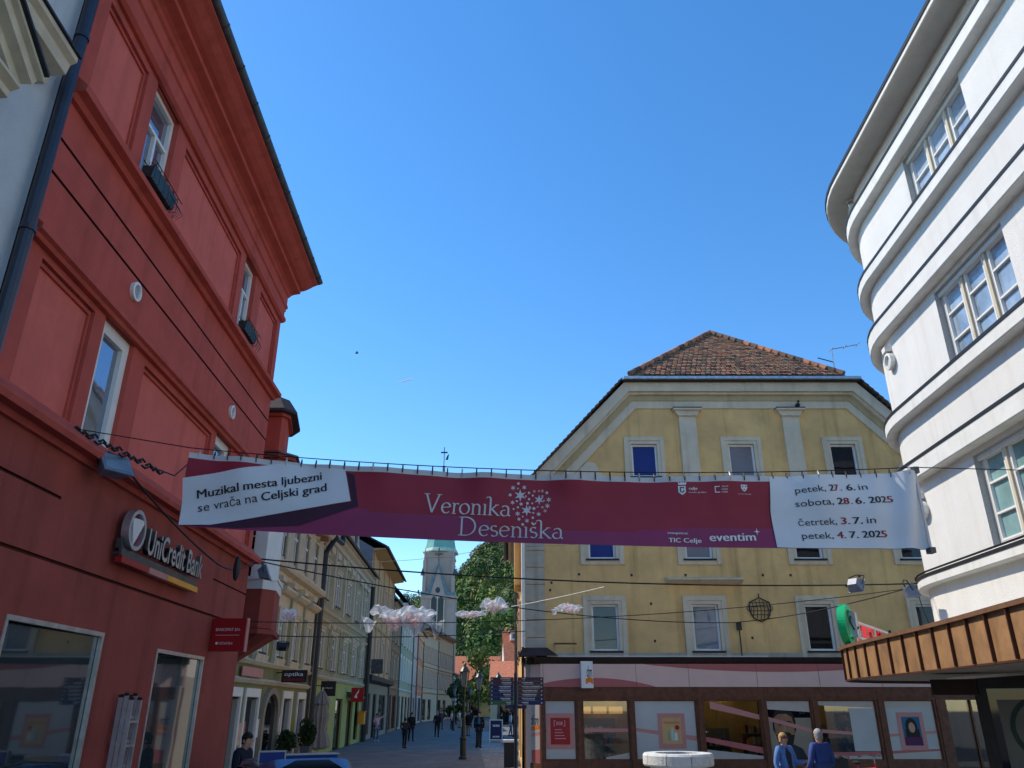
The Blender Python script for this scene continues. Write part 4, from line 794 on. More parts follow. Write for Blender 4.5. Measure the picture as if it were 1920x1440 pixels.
def line(words, x, y, x2, y2, H, par, w=.020):           # words: (text, px start, px end, bold, ink) along a slanted baseline; H = cap height in metres
    for tx, a, b, bo, ink in words:
        p, q = PB(x+(x2-x)*a, y+(y2-y)*a), PB(x+(x2-x)*b, y+(y2-y)*b); vs, fs = glyphs(tx, 0)
        x0, x1 = min(v[0] for v in vs), max(v[0] for v in vs); d = Vector((q[0]-p[0], q[1]-p[1])); L = d.length; d = d/L; n_ = Vector((-d.y, d.x)); sx = L/(x1-x0); sy = H/.72
        mb = MB(BN)
        for q_, dx in enumerate((-1, 0, 1) if bo else (0,)):
            b0 = len(mb.v)
            for vx, vy in vs: u, v = (vx-x0+dx*.022)*sx, vy*sy; mb.v.append(BN(p[0]+d.x*u+n_.x*v, w+.0004*q_, p[1]+d.y*u+n_.y*v))
            mb.f += [[b0+k for k in f] for f in fs]; mb.m += [0]*len(fs)
        mb.build('lettering', ink, par, merge=False)
K = 'ink_black'; Rr = 'ink_red'
line([('Muzikal', 0, .345, .014, K), ('mesta', .385, .65, .014, K), ('ljubezni', .685, 1, .014, K)], 370, 935, 603, 899, .098, lp)
line([('se', 0, .09, 0, K), ('vrača', .125, .34, 0, K), ('na', .375, .47, 0, K), ('Celjski', .50, .78, .014, K), ('grad', .815, 1, .014, K)], 371, 960, 613, 921, .098, lp)
line([('petek,', 0, .40, 0, K), ('2', .455, .52, .016, K), ('7', .525, .59, .016, Rr), ('.', .62, .635, .016, K), ('6.', .71, .83, .016, K), ('in', .88, 1, 0, K)], 1491, 926, 1627, 918, .075, rp)
line([('sobota,', 0, .375, 0, K), ('2', .415, .475, .016, K), ('8', .483, .54, .016, Rr), ('.', .56, .572, .016, K), ('6.', .61, .70, .016, K), ('202', .745, .925, .016, K), ('5', .935, .99, .016, Rr)], 1492, 951, 1676, 942, .075, rp)
line([('četrtek,', 0, .495, 0, K), ('3.', .55, .665, .016, Rr), ('7.', .71, .83, .016, K), ('in', .885, 1, 0, K)], 1498, 986, 1642, 981, .075, rp)
line([('petek,', 0, .37, 0, K), ('4.', .415, .515, .016, Rr), ('7.', .56, .66, .016, K), ('202', .71, .92, .016, K), ('5', .93, .995, .016, Rr)], 1504, 1011, 1665, 1007, .075, rp)
line([('vstopnice:', 0, 1, .01, 'ink_white')], 1251, 1001, 1290, 1002, .026, cl_, .006); line([('TIC', 0, .36, .016, 'ink_white'), ('Celje', .46, 1, .016, 'ink_white')], 1254, 1017, 1315, 1018, .05, cl_, .006)
line([('eventim', 0, 1, .018, 'ink_white')], 1331, 1015, 1417, 1014, .092, cl_, .006)
line([('celje', 0, 1, .016, 'ink_white')], 1291, 919, 1307, 919, .032, cl_, .006); line([('mesto grofov', 0, 1, 0, 'ink_white')], 1291, 925, 1324, 925, .018, cl_, .006)
for k, tx in enumerate(('zavod', 'celeia', 'celje')): line([(tx, 0, 1, 0, 'ink_white')], 1351, 915+k*5, 1363, 915+k*5, .02, cl_, .006)
line([('veronika deseniska', 0, 1, 0, 'ink_white')], 1382, 928, 1408, 928, .012, cl_, .006)
def pp(pts, m, nm, w=.006, holes=()):
    mb = MB(BN); rings = [pts]+list(holes); flat = [p for r in rings for p in r]; tri = tessellate_polygon([[Vector((p[0], p[1], 0)) for p in r] for r in rings])
    for p in flat: mb.P((p[0], w, p[1]))
    mb.f = [list(t) for t in tri]; mb.m = [0]*len(tri); return mb.build(nm, m, cl_, merge=False)
sc = .0060
def loc(px, py, pts): c = PB(px, py); return [(c[0]+x*sc, c[1]-y*sc) for x, y in pts]
pp(loc(1278, 918, [(-7, -6), (7, -6), (7, 6), (0, 11), (-7, 6)]), 'ink_white', 'crest'); pp(loc(1278, 906, [(-7, 4), (-8, -2), (-4, 1), (-2, -2), (0, 1), (2, -2), (4, 1), (8, -2), (7, 4)]), 'ink_white', 'crest_crown')
pp(loc(1278, 918, [(4, -4), (-4, -4), (-4, 5), (0, 7), (4, 5), (4, 2), (2, 2), (2, 4), (0, 5), (-2, 4), (-2, -2), (2, -2), (2, -1), (4, -1)]), 'ink_dark', 'crest_letter', .009)
pp(loc(1343, 919, [(5, -6), (-4, -6), (-4, 6), (5, 6), (5, 4.4), (-2.4, 4.4), (-2.4, -4.4), (5, -4.4)]), 'ink_white', 'bracket_mark')
pp(loc(1394, 916, [(-6, -6), (6, -6), (6, 0), (4, 4), (0, 7), (-4, 4), (-6, 0)]), 'ink_white', 'mask_mark')
for dx, dy, r in ((-3, -2.5, 1.5), (3, -2.5, 1.5), (0, 3, 1.4)): pp(loc(1394+dx, 916+dy, [(r*math.cos(a), r*math.sin(a)) for a in [k*math.pi/4 for k in range(8)]]), 'maroon', 'mask_hole', .009)
pp(loc(1419, 997, [(0, -7), (1, -1), (6, 0), (1, 1), (0, 7), (-1, 1), (-6, 0), (-1, -1)]), 'ink_white', 'star')
# title in a drawn serif hand: broad nib strokes
def arc(cx, cy, rx, ry, a0, a1, n=12): return [(cx+rx*math.cos(R(a0+(a1-a0)*i/n)), cy+ry*math.sin(R(a0+(a1-a0)*i/n))) for i in range(n+1)]
GL = {'V': (1.55, [[(.12, 1.75), (.72, 0)], [(.72, 0), (1.32, 1.75)]], [(-.12, .42, 1.75), (1.08, 1.56, 1.75)]),
 'e': (.98, [[(.1, .52), (.86, .6)], arc(.5, .5, .4, .5, 14, 318)], []),
 'r': (.72, [[(.25, 0), (.25, 1)], [(.25, .6)]+arc(.52, .72, .24, .26, 160, 50, 6)], [(.05, .47, 0), (.05, .26, 1)]),
 'o': (1.08, [arc(.52, .5, .43, .5, 0, 360, 20)], []),
 'n': (1.12, [[(.24, 0), (.24, 1)], [(.24, .62)]+arc(.56, .66, .30, .32, 150, 0, 8)+[(.86, 0)]], [(.04, .45, 0), (.04, .25, 1), (.66, 1.06, 0)]),
 'i': (.5, [[(.24, 0), (.24, 1)]], [(.04, .45, 0), (.04, .25, 1)]),
 'k': (1.14, [[(.24, 0), (.24, 1.45)]+arc(.02, 1.5, .22, .22, 0, 150, 7), [(.28, .48), (.82, 1.0)], [(.42, .55), (1.0, 0)]], [(.04, .45, 0), (.68, 1.04, 1), (.86, 1.16, 0)]),
 'a': (1.02, [arc(.48, .68, .32, .3, 150, 0, 8)+[(.80, .12), (.98, .02)], arc(.46, .28, .34, .28, 80, 360, 12)], []),
 'D': (1.75, [[(.3, 0), (.3, 1.75)], [(.3, 1.75), (.6, 1.75)]+arc(.62, .875, .85, .875, 90, -90, 18)+[(.3, 0)]], [(.02, .34, 0), (.02, .34, 1.75)]),
 's': (.78, [arc(.38, .75, .26, .25, 40, 250, 8)+arc(.38, .26, .28, .26, 70, -140, 8)], []),
 'š': (.78, [arc(.38, .75, .26, .25, 40, 250, 8)+arc(.38, .26, .28, .26, 70, -140, 8), [(.2, 1.48), (.38, 1.24)], [(.38, 1.24), (.58, 1.48)]], [])}
def serif(tx, x, y, x2, y2, XH, ink):
    p, q = PB(x, y), PB(x2, y2); d = Vector((q[0]-p[0], q[1]-p[1])); L = d.length; d /= L; n_ = Vector((-d.y, d.x)); tot = sum(GL[c][0] for c in tx); sx = L/tot; mb = MB(BN); cur = 0; lay = 0
    for c in tx:
        adv, strokes, ser = GL[c]; segs = [(s_, None) for s_ in strokes]+[([(a, z), (b, z)], .05) for a, b, z in ser]
        for st, hw in segs:
            pts = [Vector(((cur+a)*sx, b*XH)) for a, b in st]; b0 = len(mb.v); lay += 1; w = .006+(lay % 9)*.0004
            for i, t in enumerate(pts):
                dr = (pts[min(i+1, len(pts)-1)]-pts[max(i-1, 0)]).normalized(); th = math.atan2(dr.y, dr.x)
                wd_ = (.045+.095*abs(math.sin(th-R(18))))*XH/2 if hw is None else hw*XH/2; nn = Vector((-dr.y, dr.x))*wd_*1.25
                for v in (t+nn, t-nn): mb.v.append(BN(p[0]+d.x*v.x+n_.x*v.y, w, p[1]+d.y*v.x+n_.y*v.y))
            for i in range(len(pts)-1): mb.f.append([b0+2*i, b0+2*i+1, b0+2*i+3, b0+2*i+2]); mb.m.append(0)
        cur += adv
    return mb.build('lettering', ink, cl_, merge=False)
serif('Veronika', 795, 960, 957, 969, .118, 'ink_silver'); serif('Deseniška', 858, 1003, 1056, 1011, .112, 'ink_silver')
def star(px, py, r, k, m='ink_silver'): pp(loc(px, py, [((r if i % 2 == 0 else r*.38)*math.sin(math.pi*i/k), -(r if i % 2 == 0 else r*.38)*math.cos(math.pi*i/k)) for i in range(2*k)]), m, 'star')
for px, py, r in ((975.5, 928, 12), (1011, 936, 10), (987.5, 957, 11), (962, 914, 5.5), (983, 913, 5), (1029, 936, 5.5), (1026.5, 948, 5.5), (961, 942, 5), (970.5, 963.5, 5.5), (1010, 964, 5), (988, 977, 5)): star(px, py, r, 6)
for px, py, r in ((972, 906, 2.6), (971, 915, 1.6), (956.5, 927.5, 2.8), (992, 923, 2.2), (1002, 920, 2.6), (1010.5, 919.5, 2.2), (1017, 919.5, 2.8), (1025.5, 923, 2.6), (986, 929.5, 1.8), (999, 928, 2), (1017, 929, 1.8), (992, 935, 2.2), (969, 939, 2), (1020, 937.5, 1.6), (989, 943, 2.6), (977, 944.5, 3), (998, 943, 1.8), (963, 954.5, 1.8), (971, 951, 2.2), (993, 950.5, 2), (1008, 950, 2), (1017, 950.5, 2.6), (1022, 957.5, 3), (1001, 953, 3), (1000, 961.5, 1.8), (980, 969, 1.6), (999, 971, 2.4), (973, 974, 2.8), (980, 984, 2.6)):
    pp(loc(px, py, [(r*math.cos(a), r*math.sin(a)) for a in [k*math.pi/5 for k in range(10)]]), 'ink_pink' if px > 1005 and py > 945 or py < 923 and px > 1000 else 'ink_silver', 'dot')
for i in range(49):
    x = -3.55+i*.166; zt, zb = bh(x); mb = MB(); y = 8.4+rip(x, zt); mb.tube([(x, y-.012, zt-.05), (x, y-.02, zt), (x, y, zt+.045), (x, y+.015, zt)], .007, 4); mb.build('hook', 'black_metal' if i % 6 else 'zinc', BT)
for x in (4.50,): mb = MB(); mb.box(x, x+.045, 8.36, 8.46, bh(x)[0]-.01, bh(x)[0]+.05).box(x, x+.045, 8.36, 8.46, bh(x)[1]-.04, bh(x)[1]+.02); MB().box(x+.01, x+.035, 8.385, 8.41, bh(x)[1]+.02, bh(x)[0]-.01).build('end_pole', 'vinyl_hem', BT)
MB().box(4.50, 4.56, 8.36, 8.46, bh(4.5)[0]-.02, bh(4.5)[0]+.05).build('pole_cap', 'gutter_grey', BT); MB().box(4.50, 4.56, 8.36, 8.46, bh(4.5)[1]-.05, bh(4.5)[1]+.01).build('pole_cap', 'gutter_grey', BT)

# ------------------------------------------------------------------ overhead wires and floodlights
def cable(lab, pts, r, m='cable_black', grp='wires over the street'):
    mb = MB(); mb.tube(pts, r, 5); return tag(mb.build('cable', m, None, loc=pts[0]), lab, 'cable', grp)
H0 = RED(8.13, .06, 4.95); HB = [Vector((-3.66+8.19*i/30, 8.4, bh(-3.66+8.19*i/30)[0]+.05)) for i in range(31)]
cable('thin wire the banner hangs from, running from the red wall to the white building', [H0]+HB+[Vector((6.2, 9.0, 4.72)), WHI(12.6, .2, 5.1)], .006)
cable('black cable clipped along the red wall just above the ground floor cornice', [RED(3, .03, 4.98), RED(6.9, .03, 4.97), RED(7.6, .05, 4.93), RED(8.1, .08, 4.93)], .014)
RC = Vector((-5.2, 15.85, 4.86))
cable('twisted black cable drooping along the red facade beneath the banner', [RED(8.6, .12, 4.9)]+[v for v in sagline(RED(9.4, .25, 4.75), RED(12.2, .45, 4.2), .05)]+sagline(RED(12.2, .45, 4.2), RED(15.7, .15, 4.84), .18)[1:], .014)
WCn = WHI(17.6, .25, 4.62)
cable('heavy black cable spanning the street from the red corner to the white corner', sagline(RC, WCn, .22), .016)
YB = YEL(7.55, .2, 4.66)
cable('black cable from the red corner down to the yellow wall box', sagline(RC+Vector((.02, .1, -.03)), YB, .35), .013)
cable('black cable from the yellow wall box up to the white corner', sagline(YB+Vector((.03, 0, .02)), WCn+Vector((0, .05, -.04)), .12), .014)
CL0, CL1 = RED(15.72, .05, 3.62), WHI(17.9, .22, 4.58)
cable('wire carrying the tulle clouds across the mouth of the street', sagline(CL0, CL1, .28), .008)
cable('lower black cable crossing from the red oriel past the big tulle cloud', sagline(Vector((-5.6, 17.4, 3.5)), Vector((.45, 26.9, 4.4)), .1), .012)
cable('thin grey wire close to the yellow wall above the first floor windows', sagline(YEL(.5, .1, 7.2), WHI(19, .1, 6.9), .25), .006)
cable('white rope tied up to the heavy cable', sagline(Vector((-1.3, 26, 4.9)), Vector((1.9, 16.3, 4.36)), .05), .010, 'rope_white')
cable('high thin wire crossing the far street below the banner edge', sagline(LEFT(50, .3, 10.6), (.4, 40, 9.9), .25), .012)
cable('cable bundle bent round the white corner along its lowest ledge', [WHI(u, .22, 4.78) for u in [9+i*.5 for i in range(20)]], .022)
cable('thin black cable hanging down the white corner to the canopy', [WHI(17.9, .24, 4.6), WHI(18.0, .2, 4.2), WHI(18.1, .12, 3.8), WHI(18.1, .1, 3.3)], .010)
mb = MB(); pts = [H0+Vector((-.0, .1*i, .04*math.sin(i*1.3)))+Vector((.06*i, 0, -.012*i)) for i in range(9)]
for i in range(22): p = H0+Vector((.02*i, .06*i, -.006*i+.02*math.sin(i*2.1))); mb.tube([p, p+Vector((.03, .04, .03*(-1)**i)), p+Vector((.05, .08, 0))], .015, 5)
mb.tube([H0+Vector((.4, 1.2, -.1)), H0+Vector((.55, 1.5, -.12)), H0+Vector((.65, 1.65, .1))], .01, 5)
tag(mb.build('chain_bracket', 'black_metal', None, loc=H0), 'tangle of black chain and turnbuckle hooking the banner wire to the red wall', 'bracket')
def flood(lab, c, rz, tilt, s_=1., m='flood_blue'):
    t = thing('floodlight', lab, 'floodlight', c, 'floodlights on the cables'); Rm = Matrix.Translation(c) @ Matrix.Rotation(rz, 4, 'Z') @ Matrix.Rotation(tilt, 4, 'X') @ Matrix.Scale(s_, 4); fr = lambda u, w, z: Rm @ Vector((u, w, z))
    mb = MB(fr); a = [(-.17, -.0, -.13), (.17, 0, -.13), (.17, 0, .13), (-.17, 0, .13)]; b = [(-.11, .16, -.05), (.11, .16, -.05), (.11, .16, .09), (-.11, .16, .09)]
    mb.face(a); mb.face(b)
    for i in range(4): mb.face([a[i], a[(i+1) % 4], b[(i+1) % 4], b[i]])
    mb.build('housing', m, t); MB(fr).box(-.18, .18, -.02, -.001, -.14, .14).build('front_frame', m, t); MB(fr).box(-.15, .15, -.024, -.021, -.11, .11).build('lens', 'glass_pale', t)
    MB(fr).tube([(-.18, .05, 0), (-.19, .05, .2), (0, .05, .24), (.19, .05, .2), (.18, .05, 0)], .012, 5).build('bracket', 'black_metal', t)
flood('blue grey floodlight below the chain bracket on the red wall', RED(8.75, .32, 4.72), R(60), R(-35), 1.05)
flood('floodlight hanging at the corner of the red building beside the white oriel', Vector((-5.0, 16.1, 4.62)), R(100), R(-20), 1.1)
flood('pale floodlight on the cables in front of the yellow wall', Vector((7.1, 16.3, 4.38)), R(120), R(25), .95)
flood('grey floodlight hanging under the ledge of the white corner', WHI(17.2, .45, 4.42), R(75), R(-25), 1.15)
flood('small blue lamp hanging in front of the olive house below the oriel', Vector((-6.55, 21.5, 3.85)), R(30), R(-40), .95)
flood('black lamp hanging in front of the olive house windows', Vector((-6.9, 24.5, 3.75)), R(200), R(-40), .95, 'black_metal')
c = RED(13.3, .5, 4.25); mb = MB(); mb.ball(c, .1, 8, 0, (.6, .6, 2.1)); tag(mb.build('cable_weight', 'black_metal', None, loc=c), 'black oblong weight hanging on the twisted cable under the banner', 'cable fitting')

# ------------------------------------------------------------------ tulle clouds
def tulle(lab, c, L, Hh, seed, tail=0, k=1.):              # gathered lengths of net bunched along the wire
    rnd = random.Random(seed); c = Vector(c); t = thing('tulle_cloud', lab, 'decoration', c, 'tulle clouds on the wire')
    def sheet(nm, m, x0, x1, zc, h, amp, nu=80, nv=14, yo=0., puff=.5, rag=.25):
        mb = MB(); ii = {}; o = rnd.uniform(0, 50); nf = max(2, round((x1-x0)/(.21*k))); ns = max(1, round((x1-x0)/(.45*k))); ph = rnd.uniform(0, 6)
        for a in range(nu+1):
            f = a/nu; g_ = .55+.45*abs(math.sin(math.pi*(f*ns+.15*mnoise.noise(Vector((f*3, o, 1)))))); dr = .25*h*mnoise.noise(Vector((f*2.2*(x1-x0)/k, o, 5)))
            for b in range(nv+1):
                v = b/nv-.5; q = Vector((f*(x1-x0)*2.6/k, v*1.1, o)); n1 = mnoise.noise_vector(q); n2 = mnoise.noise_vector(q*2.7); n3 = mnoise.noise_vector(q*6)
                tp = 1-.75*abs(2*f-1)**3; fold = math.sin(2*math.pi*f*nf+ph+3*mnoise.noise(q*1.3)+v*1.5)*(.5-v); ew = abs(2*v)**2
                z = zc*tp+dr+v*h*g_*tp+amp*h*(.9*n1.z+.45*n2.z+.35*ew*n3.z)+rag*h*.3*ew*n2.x
                ii[a, b] = mb.P((c.x+x0+(x1-x0)*f+amp*h*(.5*n1.x+.4*n2.x), c.y+yo-puff*h*.5*math.cos(v*math.pi)*g_+.12*h*fold+amp*h*(n1.y+.5*n2.y), c.z+z))
        for a in range(nu):
            for b in range(nv): mb.f.append([ii[a, b], ii[a+1, b], ii[a+1, b+1], ii[a, b+1]]); mb.m.append(0)
        return mb.build(nm, m, t, smooth=True, merge=False)
    w = L/2
    sheet('tulle_lining', 'tulle_pink', -w*.55, w*.6, -Hh*.16, Hh*.6, .28, yo=-.03)
    sheet('tulle_fold', 'tulle', -w, w*.2, Hh*.10, Hh*.62, .34, yo=.02); sheet('tulle_fold', 'tulle', -w*.2, w, Hh*.10, Hh*.62, .34, yo=.0); sheet('tulle_fold', 'tulle', -w*.75, w*.8, Hh*.22, Hh*.42, .40, yo=.12)
    for q in range(3): x = rnd.uniform(-w, w*.5); sheet('tulle_ruffle', 'tulle_thin', x, x+w*.7, -Hh*rnd.uniform(.15, .35), Hh*.6, .3, 40, 10, -.08, .4, .9)
    if tail & 1: sheet('tulle_tail', 'tulle', -w*1.25, -w*.8, -Hh*.35, Hh*.5, .3, 30, 10)
    if tail & 2: sheet('tulle_tail', 'tulle_thin', w*.75, w*1.2, -Hh*.3, Hh*.7, .3, 30, 10)
tulle('large white and pink tulle cloud hung in the middle of the street mouth', (-2.55, 18.8, 4.02), 1.55, .62, 3, 3)
tulle('ragged white tulle cloud with an orange pink centre before the wooded hill', (-.42, 18.3, 4.22), .62, .36, 5, 0, .6)
tulle('thin stretched white tulle wisp to the left of the ragged cloud', (-.95, 18.3, 4.04), .7, .17, 8, 0, .5)
tulle('small white and pink tulle cloud in front of the yellow wall quoins', (1.18, 16.6, 3.97), .58, .22, 9, 1, .5)
tulle('small pinkish tulle cloud beside the red oriel and olive house', (-5.7, 20.5, 4.25), .42, .34, 12, 0, .7)

# ------------------------------------------------------------------ houses along the left side of the street
def house(name, lab, fr, u0, u1, H, wallm, floors, gf=None, depth=11, trim='cream_trim', rise=4.2, roofm='roof_dark', over=.45, pane='glass_dark', fm='white_paint', gfm=None, gfz=3.35, strings=(), cat='house', chim=0, hood=False, corn=True):
    p = fr((u0+u1)/2, -depth/2, 0); B = thing(name, lab, cat, p)
    hs, ww = [], []
    for z0, z1, n, wd_ in floors:
        st = (u1-u0)/n
        for i in range(n): u = u0+st*(i+.5); hs.append((u-wd_/2, u+wd_/2, z0, z1, .25, None)); ww.append(hs[-1])
    mb = MB(fr); walls(mb, u0, u1, gfz if gfm else 0, H, hs+([] if gfm else [(a, b, c, d, .3, None) for a, b, c, d, m in (gf or [])])); mb.build('wall', wallm, B)
    if gfm: mb = MB(fr); walls(mb, u0, u1, 0, gfz, [(a, b, c, d, .3, None) for a, b, c, d, m in (gf or [])]); mb.build('ground_floor_wall', gfm, B)
    MB(fr).box(u0+.01, u1-.01, -depth, -.35, 0, H-.02).build('core', wallm, B)
    for a, b, c, d, *_ in ww:
        f = window(B, fr, a, b, c, d, w=-.075, t=.08, mv=(.5,), mh=(.7,), pm=pane, fm=fm, sill=(.12, 'dark_flashing'), sur=(.16, .06) if trim else None, sm=trim or 'cream_trim')
        if hood: MB(fr).prof([(0, d+.24), (.2, d+.3), (.28, d+.42), (0, d+.5)], a-.3, b+.3).build('window_hood', trim, f)
    for a, b, c, d, m in (gf or []):
        f = MB(fr); t_ = .09; f.box(a, b, -.2, -.1, d-t_, d).box(a, a+t_, -.2, -.101, c, d-t_).box(b-t_, b, -.2, -.101, c, d-t_); f = f.build('shop_opening', 'dark_flashing' if m.startswith('glass') else 'white_paint', B); MB(fr).box(a+.05, b-.05, -.19, -.15, c, d-.05).build('pane', m, f)
    if corn: MB(fr).prof([(0, H-.5), (.06, H-.5), (.1, H-.3), (over*.6, H-.2), (over*.7, H-.08), (over, H-.05), (over, H), (0, H)], u0, u1).build('cornice', trim or wallm, B)
    for z in strings: MB(fr).prof([(0, z-.12), (.08, z-.1), (.16, z), (0, z+.08)], u0, u1).build('string_course', trim or wallm, B)
    if rise:
        mb = MB(fr); e = over+.1
        for w0, z0, w1, z1 in ((e, H+.02, -depth/2, H+rise), (-depth-.3, H+.02, -depth/2, H+rise)):
            for dz in (0, .12): mb.face([(u0-.15, w0, z0+dz), (u1+.15, w0, z0+dz), (u1+.15, w1, z1+dz), (u0-.15, w1, z1+dz)])
            mb.face([(u0-.15, w0, z0), (u1+.15, w0, z0), (u1+.15, w0, z0+.12), (u0-.15, w0, z0+.12)])
            for uu in (u0-.15, u1+.15): mb.face([(uu, w0, z0), (uu, w1, z1), (uu, w1, z1+.12), (uu, w0, z0+.12)])
        mb.build('roof', roofm, B)
        for uu in (u0+.02, u1-.02): mb = MB(fr); mb.slab([(0, 0), (1, 0), (1, 1)], 0, 0) if 0 else None; mb.face([(uu, 0, H), (uu, -depth, H), (uu, -depth/2, H+rise-.05)]); mb.build('gable', wallm, B)
        MB(fr).tube([(u0, e+.06, H+.05), (u1, e+.06, H+.05)], .08, 6).build('gutter', 'gutter_grey', B)
    for k in range(chim): u = u0+(u1-u0)*(.3+.4*k); MB(fr).box(u, u+.7, -depth/2-1.2, -depth/2-.4, H+rise-1, H+rise+1).build('chimney', 'brick_brown', B)
    MB(fr).tube([(u1-.12, .12, 0), (u1-.12, .12, H-.5)], .07, 6).build('downpipe', 'gutter_grey', B)
    return B
# olive house with cream upper floor
fr = LEFT
B = house('olive_house', 'olive green house with hooded cream windows and white framed shop doors beside the red building', fr, 23.2, 35.8, 9.5, 'olive', [(3.75, 5.15, 5, .95)], [(23.9, 25.3, 0, 2.4, 'glass_dark'), (26, 27.5, 0, 2.36, 'glass_dark'), (31.2, 32.6, 0, 2.34, 'glass_dark'), (33.9, 35.2, 0, 2.32, 'glass_dark')], trim='h1_stone', strings=(3.42, 2.86), corn=False, rise=4)
for a, b in ((23.9, 25.3), (26, 27.5), (31.2, 32.6), (33.9, 35.2)):
    mb = MB(fr); mb.box(a-.16, b+.16, 0, .06, 2.36, 2.62).box(a-.14, a, 0, .058, 0, 2.36).box(b, b+.14, 0, .058, 0, 2.36); mb.build('door_surround', 'white_paint', B)
    MB(fr).box(b-.12, b-.02, -.3, .0, 0, 2.3).build('door_reveal', 'pale_blue', B)
for k in range(5):
    u = 23.2+12.6/5*(k+.5); mb = MB(fr); mb.prof([(0, 5.42), (.05, 5.42), (.07, 5.85), (.22, 5.9), (.34, 6.02), (.34, 6.1), (0, 6.2)], u-.95, u+.95); mb.build('window_hood', 'h1_stone', B)
    mb = MB(fr); mb.box(u-.72, u-.52, 0, .12, 3.5, 5.42).box(u+.52, u+.72, 0, .12, 3.5, 5.42).prof([(0, 3.3), (.1, 3.4), (.16, 3.66), (.06, 3.7), (0, 3.7)], u-.8, u+.8); mb.build('window_surround', 'h1_stone', B)
MB(fr).prof([(0, 6.35), (.1, 6.4), (.14, 6.55), (.36, 6.62), (.42, 6.74), (.42, 6.82), (0, 6.95)], 23.2, 35.8).build('mid_cornice', 'h1_stone', B)
up = MB(fr).box(23.2, 35.8, 0, .05, 6.96, 8.9).build('upper_storey', 'h1_stone', B)
for k in range(6):
    u = 24.3+k*1.98
    f = MB(fr).box(u-.36, u+.36, .055, .075, 7.15, 8.6).build('window', 'glass_dark', B); MB(fr).box(u-.03, u+.03, .076, .10, 7.15, 8.6).build('mullion', 'white_paint', f); MB(fr).box(u-.42, u+.42, .05, .2, 8.62, 8.72).build('lintel', 'h1_stone', f); MB(fr).box(u-.36, u+.36, .076, .098, 8.05, 8.12).build('transom', 'white_paint', f)
    for o in (.55, .82, 1.09, 1.36): MB(fr).lathe([(.09, 6.98), (.075, 7.4), (.06, 8.75), (.1, 8.88)], (u+o, .12, 0), 8).build('pilaster', 'h1_stone', up)
    MB(fr).box(u-.3, u+.3, 0, .3, 6.2, 6.38).build('bracket', 'h1_stone', B)
MB(fr).prof([(0, 8.9), (.12, 8.95), (.16, 9.1), (.5, 9.2), (.6, 9.34), (.66, 9.5), (0, 9.5)], 23.2, 35.85).build('cornice', 'h1_stone', B)
for k in range(11): u = 23.5+k*1.12; MB(fr).box(u, u+.3, .16, .5, 8.95, 9.12).build('modillion', 'brick_brown', B)
mb = MB(fr); n = 14; P_ = [(28.2, 0), (30.1, 0), (30.1, 1.75)]+[(29.15+.95*math.cos(math.pi*i/n), 1.75+.72*math.sin(math.pi*i/n)) for i in range(1, n)]+[(28.2, 1.75)]; mb.slab(P_, .0, .012); ar = mb.build('archway', 'glass_dark', B)
mb = MB(fr)
for i in range(n): a0, a1 = math.pi*i/n, math.pi*(i+1)/n; mb.slab([(29.15+r*math.cos(a), 1.75+r*.78*math.sin(a)) for r, a in ((.95, a0), (.95, a1), (1.2, a1), (1.2, a0))], 0, .14)
mb.box(27.95, 28.2, 0, .14, 0, 1.75).box(30.1, 30.35, 0, .14, 0, 1.75); mb.build('arch_surround', 'taupe', ar)
MB(fr).box(25.38, 25.9, 0, .03, 1.0, 1.62).build('notice', 'salmon', B); MB(fr).box(27.6, 28.0, 0, .03, 1.15, 1.7).build('notice', 'white_paint', B); MB(fr).box(30.4, 30.95, 0, .03, 1.25, 1.72).build('notice', 'white_paint', B); MB(fr).box(32.75, 33.6, 0, .04, 1.2, 1.75).build('notice', 'leaf3', B)
MB(fr).box(26.05, 26.7, -.14, -.08, 0, 1.65).build('door', 'rust_orange', B)
def hsign(lab, u, w0, w1, z0, z1, m, words=(), ink='ink_white', fr=LEFT, extra=None, grp=None):
    t = thing('hanging_sign', lab, 'sign', tuple(fr(u, (w0+w1)/2, (z0+z1)/2)), grp); p = fr(u, 0, 0); q = fr(u, 1, 0); F2 = Fr((p.x, p.y), (q.x-p.x, q.y-p.y))
    MB(F2).box(w0, w1, -.06, .06, z0, z1).build('board', m, t); MB(F2).box(.0, w0, -.02, .02, (z0+z1)/2+.1, (z0+z1)/2+.14).build('bracket', 'black_metal', t)
    mb = MB(F2)
    for tx, a, b, c, d in words: mb.text(tx, w0+(w1-w0)*a, w0+(w1-w0)*b, z0+(z1-z0)*c, z0+(z1-z0)*d, .064, 0, .01)
    if words: mb.build('lettering', ink, t, merge=False)
    if extra: extra(F2, t)
    return t
def redl(F2, t): mb = MB(F2); [mb.box(.28+k*.075, .335+k*.075, .061, .064, 2.94, 3.0) for k in range(10)]; mb.build('lettering', 'sign_red', t, merge=False)
hsign('black optician sign with white lettering above the arched doorway', 29.8, .2, 1.1, 2.88, 3.3, 'black_metal', [('optika', .1, .85, .42, .82)], extra=redl)
hsign('square black cafe sign hanging beside the folded parasol', 37, .35, 1.0, 2.5, 3.12, 'black_metal', [('Lolipop', .2, .8, .48, .6)])
def redmark(F2, t): mb = MB(F2); mb.slab([(.48, 2.55), (.75, 3.0), (.7, 2.75), (.62, 2.7), (.66, 2.5), (.58, 2.5)], .061, .066); mb.build('emblem', 'ink_white', t)
hsign('small square red sign with a white mark on the lime green shop', 46.9, .3, 1.0, 2.3, 3.05, 'sign_red', extra=redmark)
MB(fr).box(28, 30.6, .1, .13, 3.0, 3.3); t = tag(MB(fr).box(24.9, 27.4, .08, .12, 2.95, 3.22).build('shop_sign', 'pink_mid', None, loc=fr(26, .1, 3)), 'faded pink shop lettering board on the olive house', 'sign')
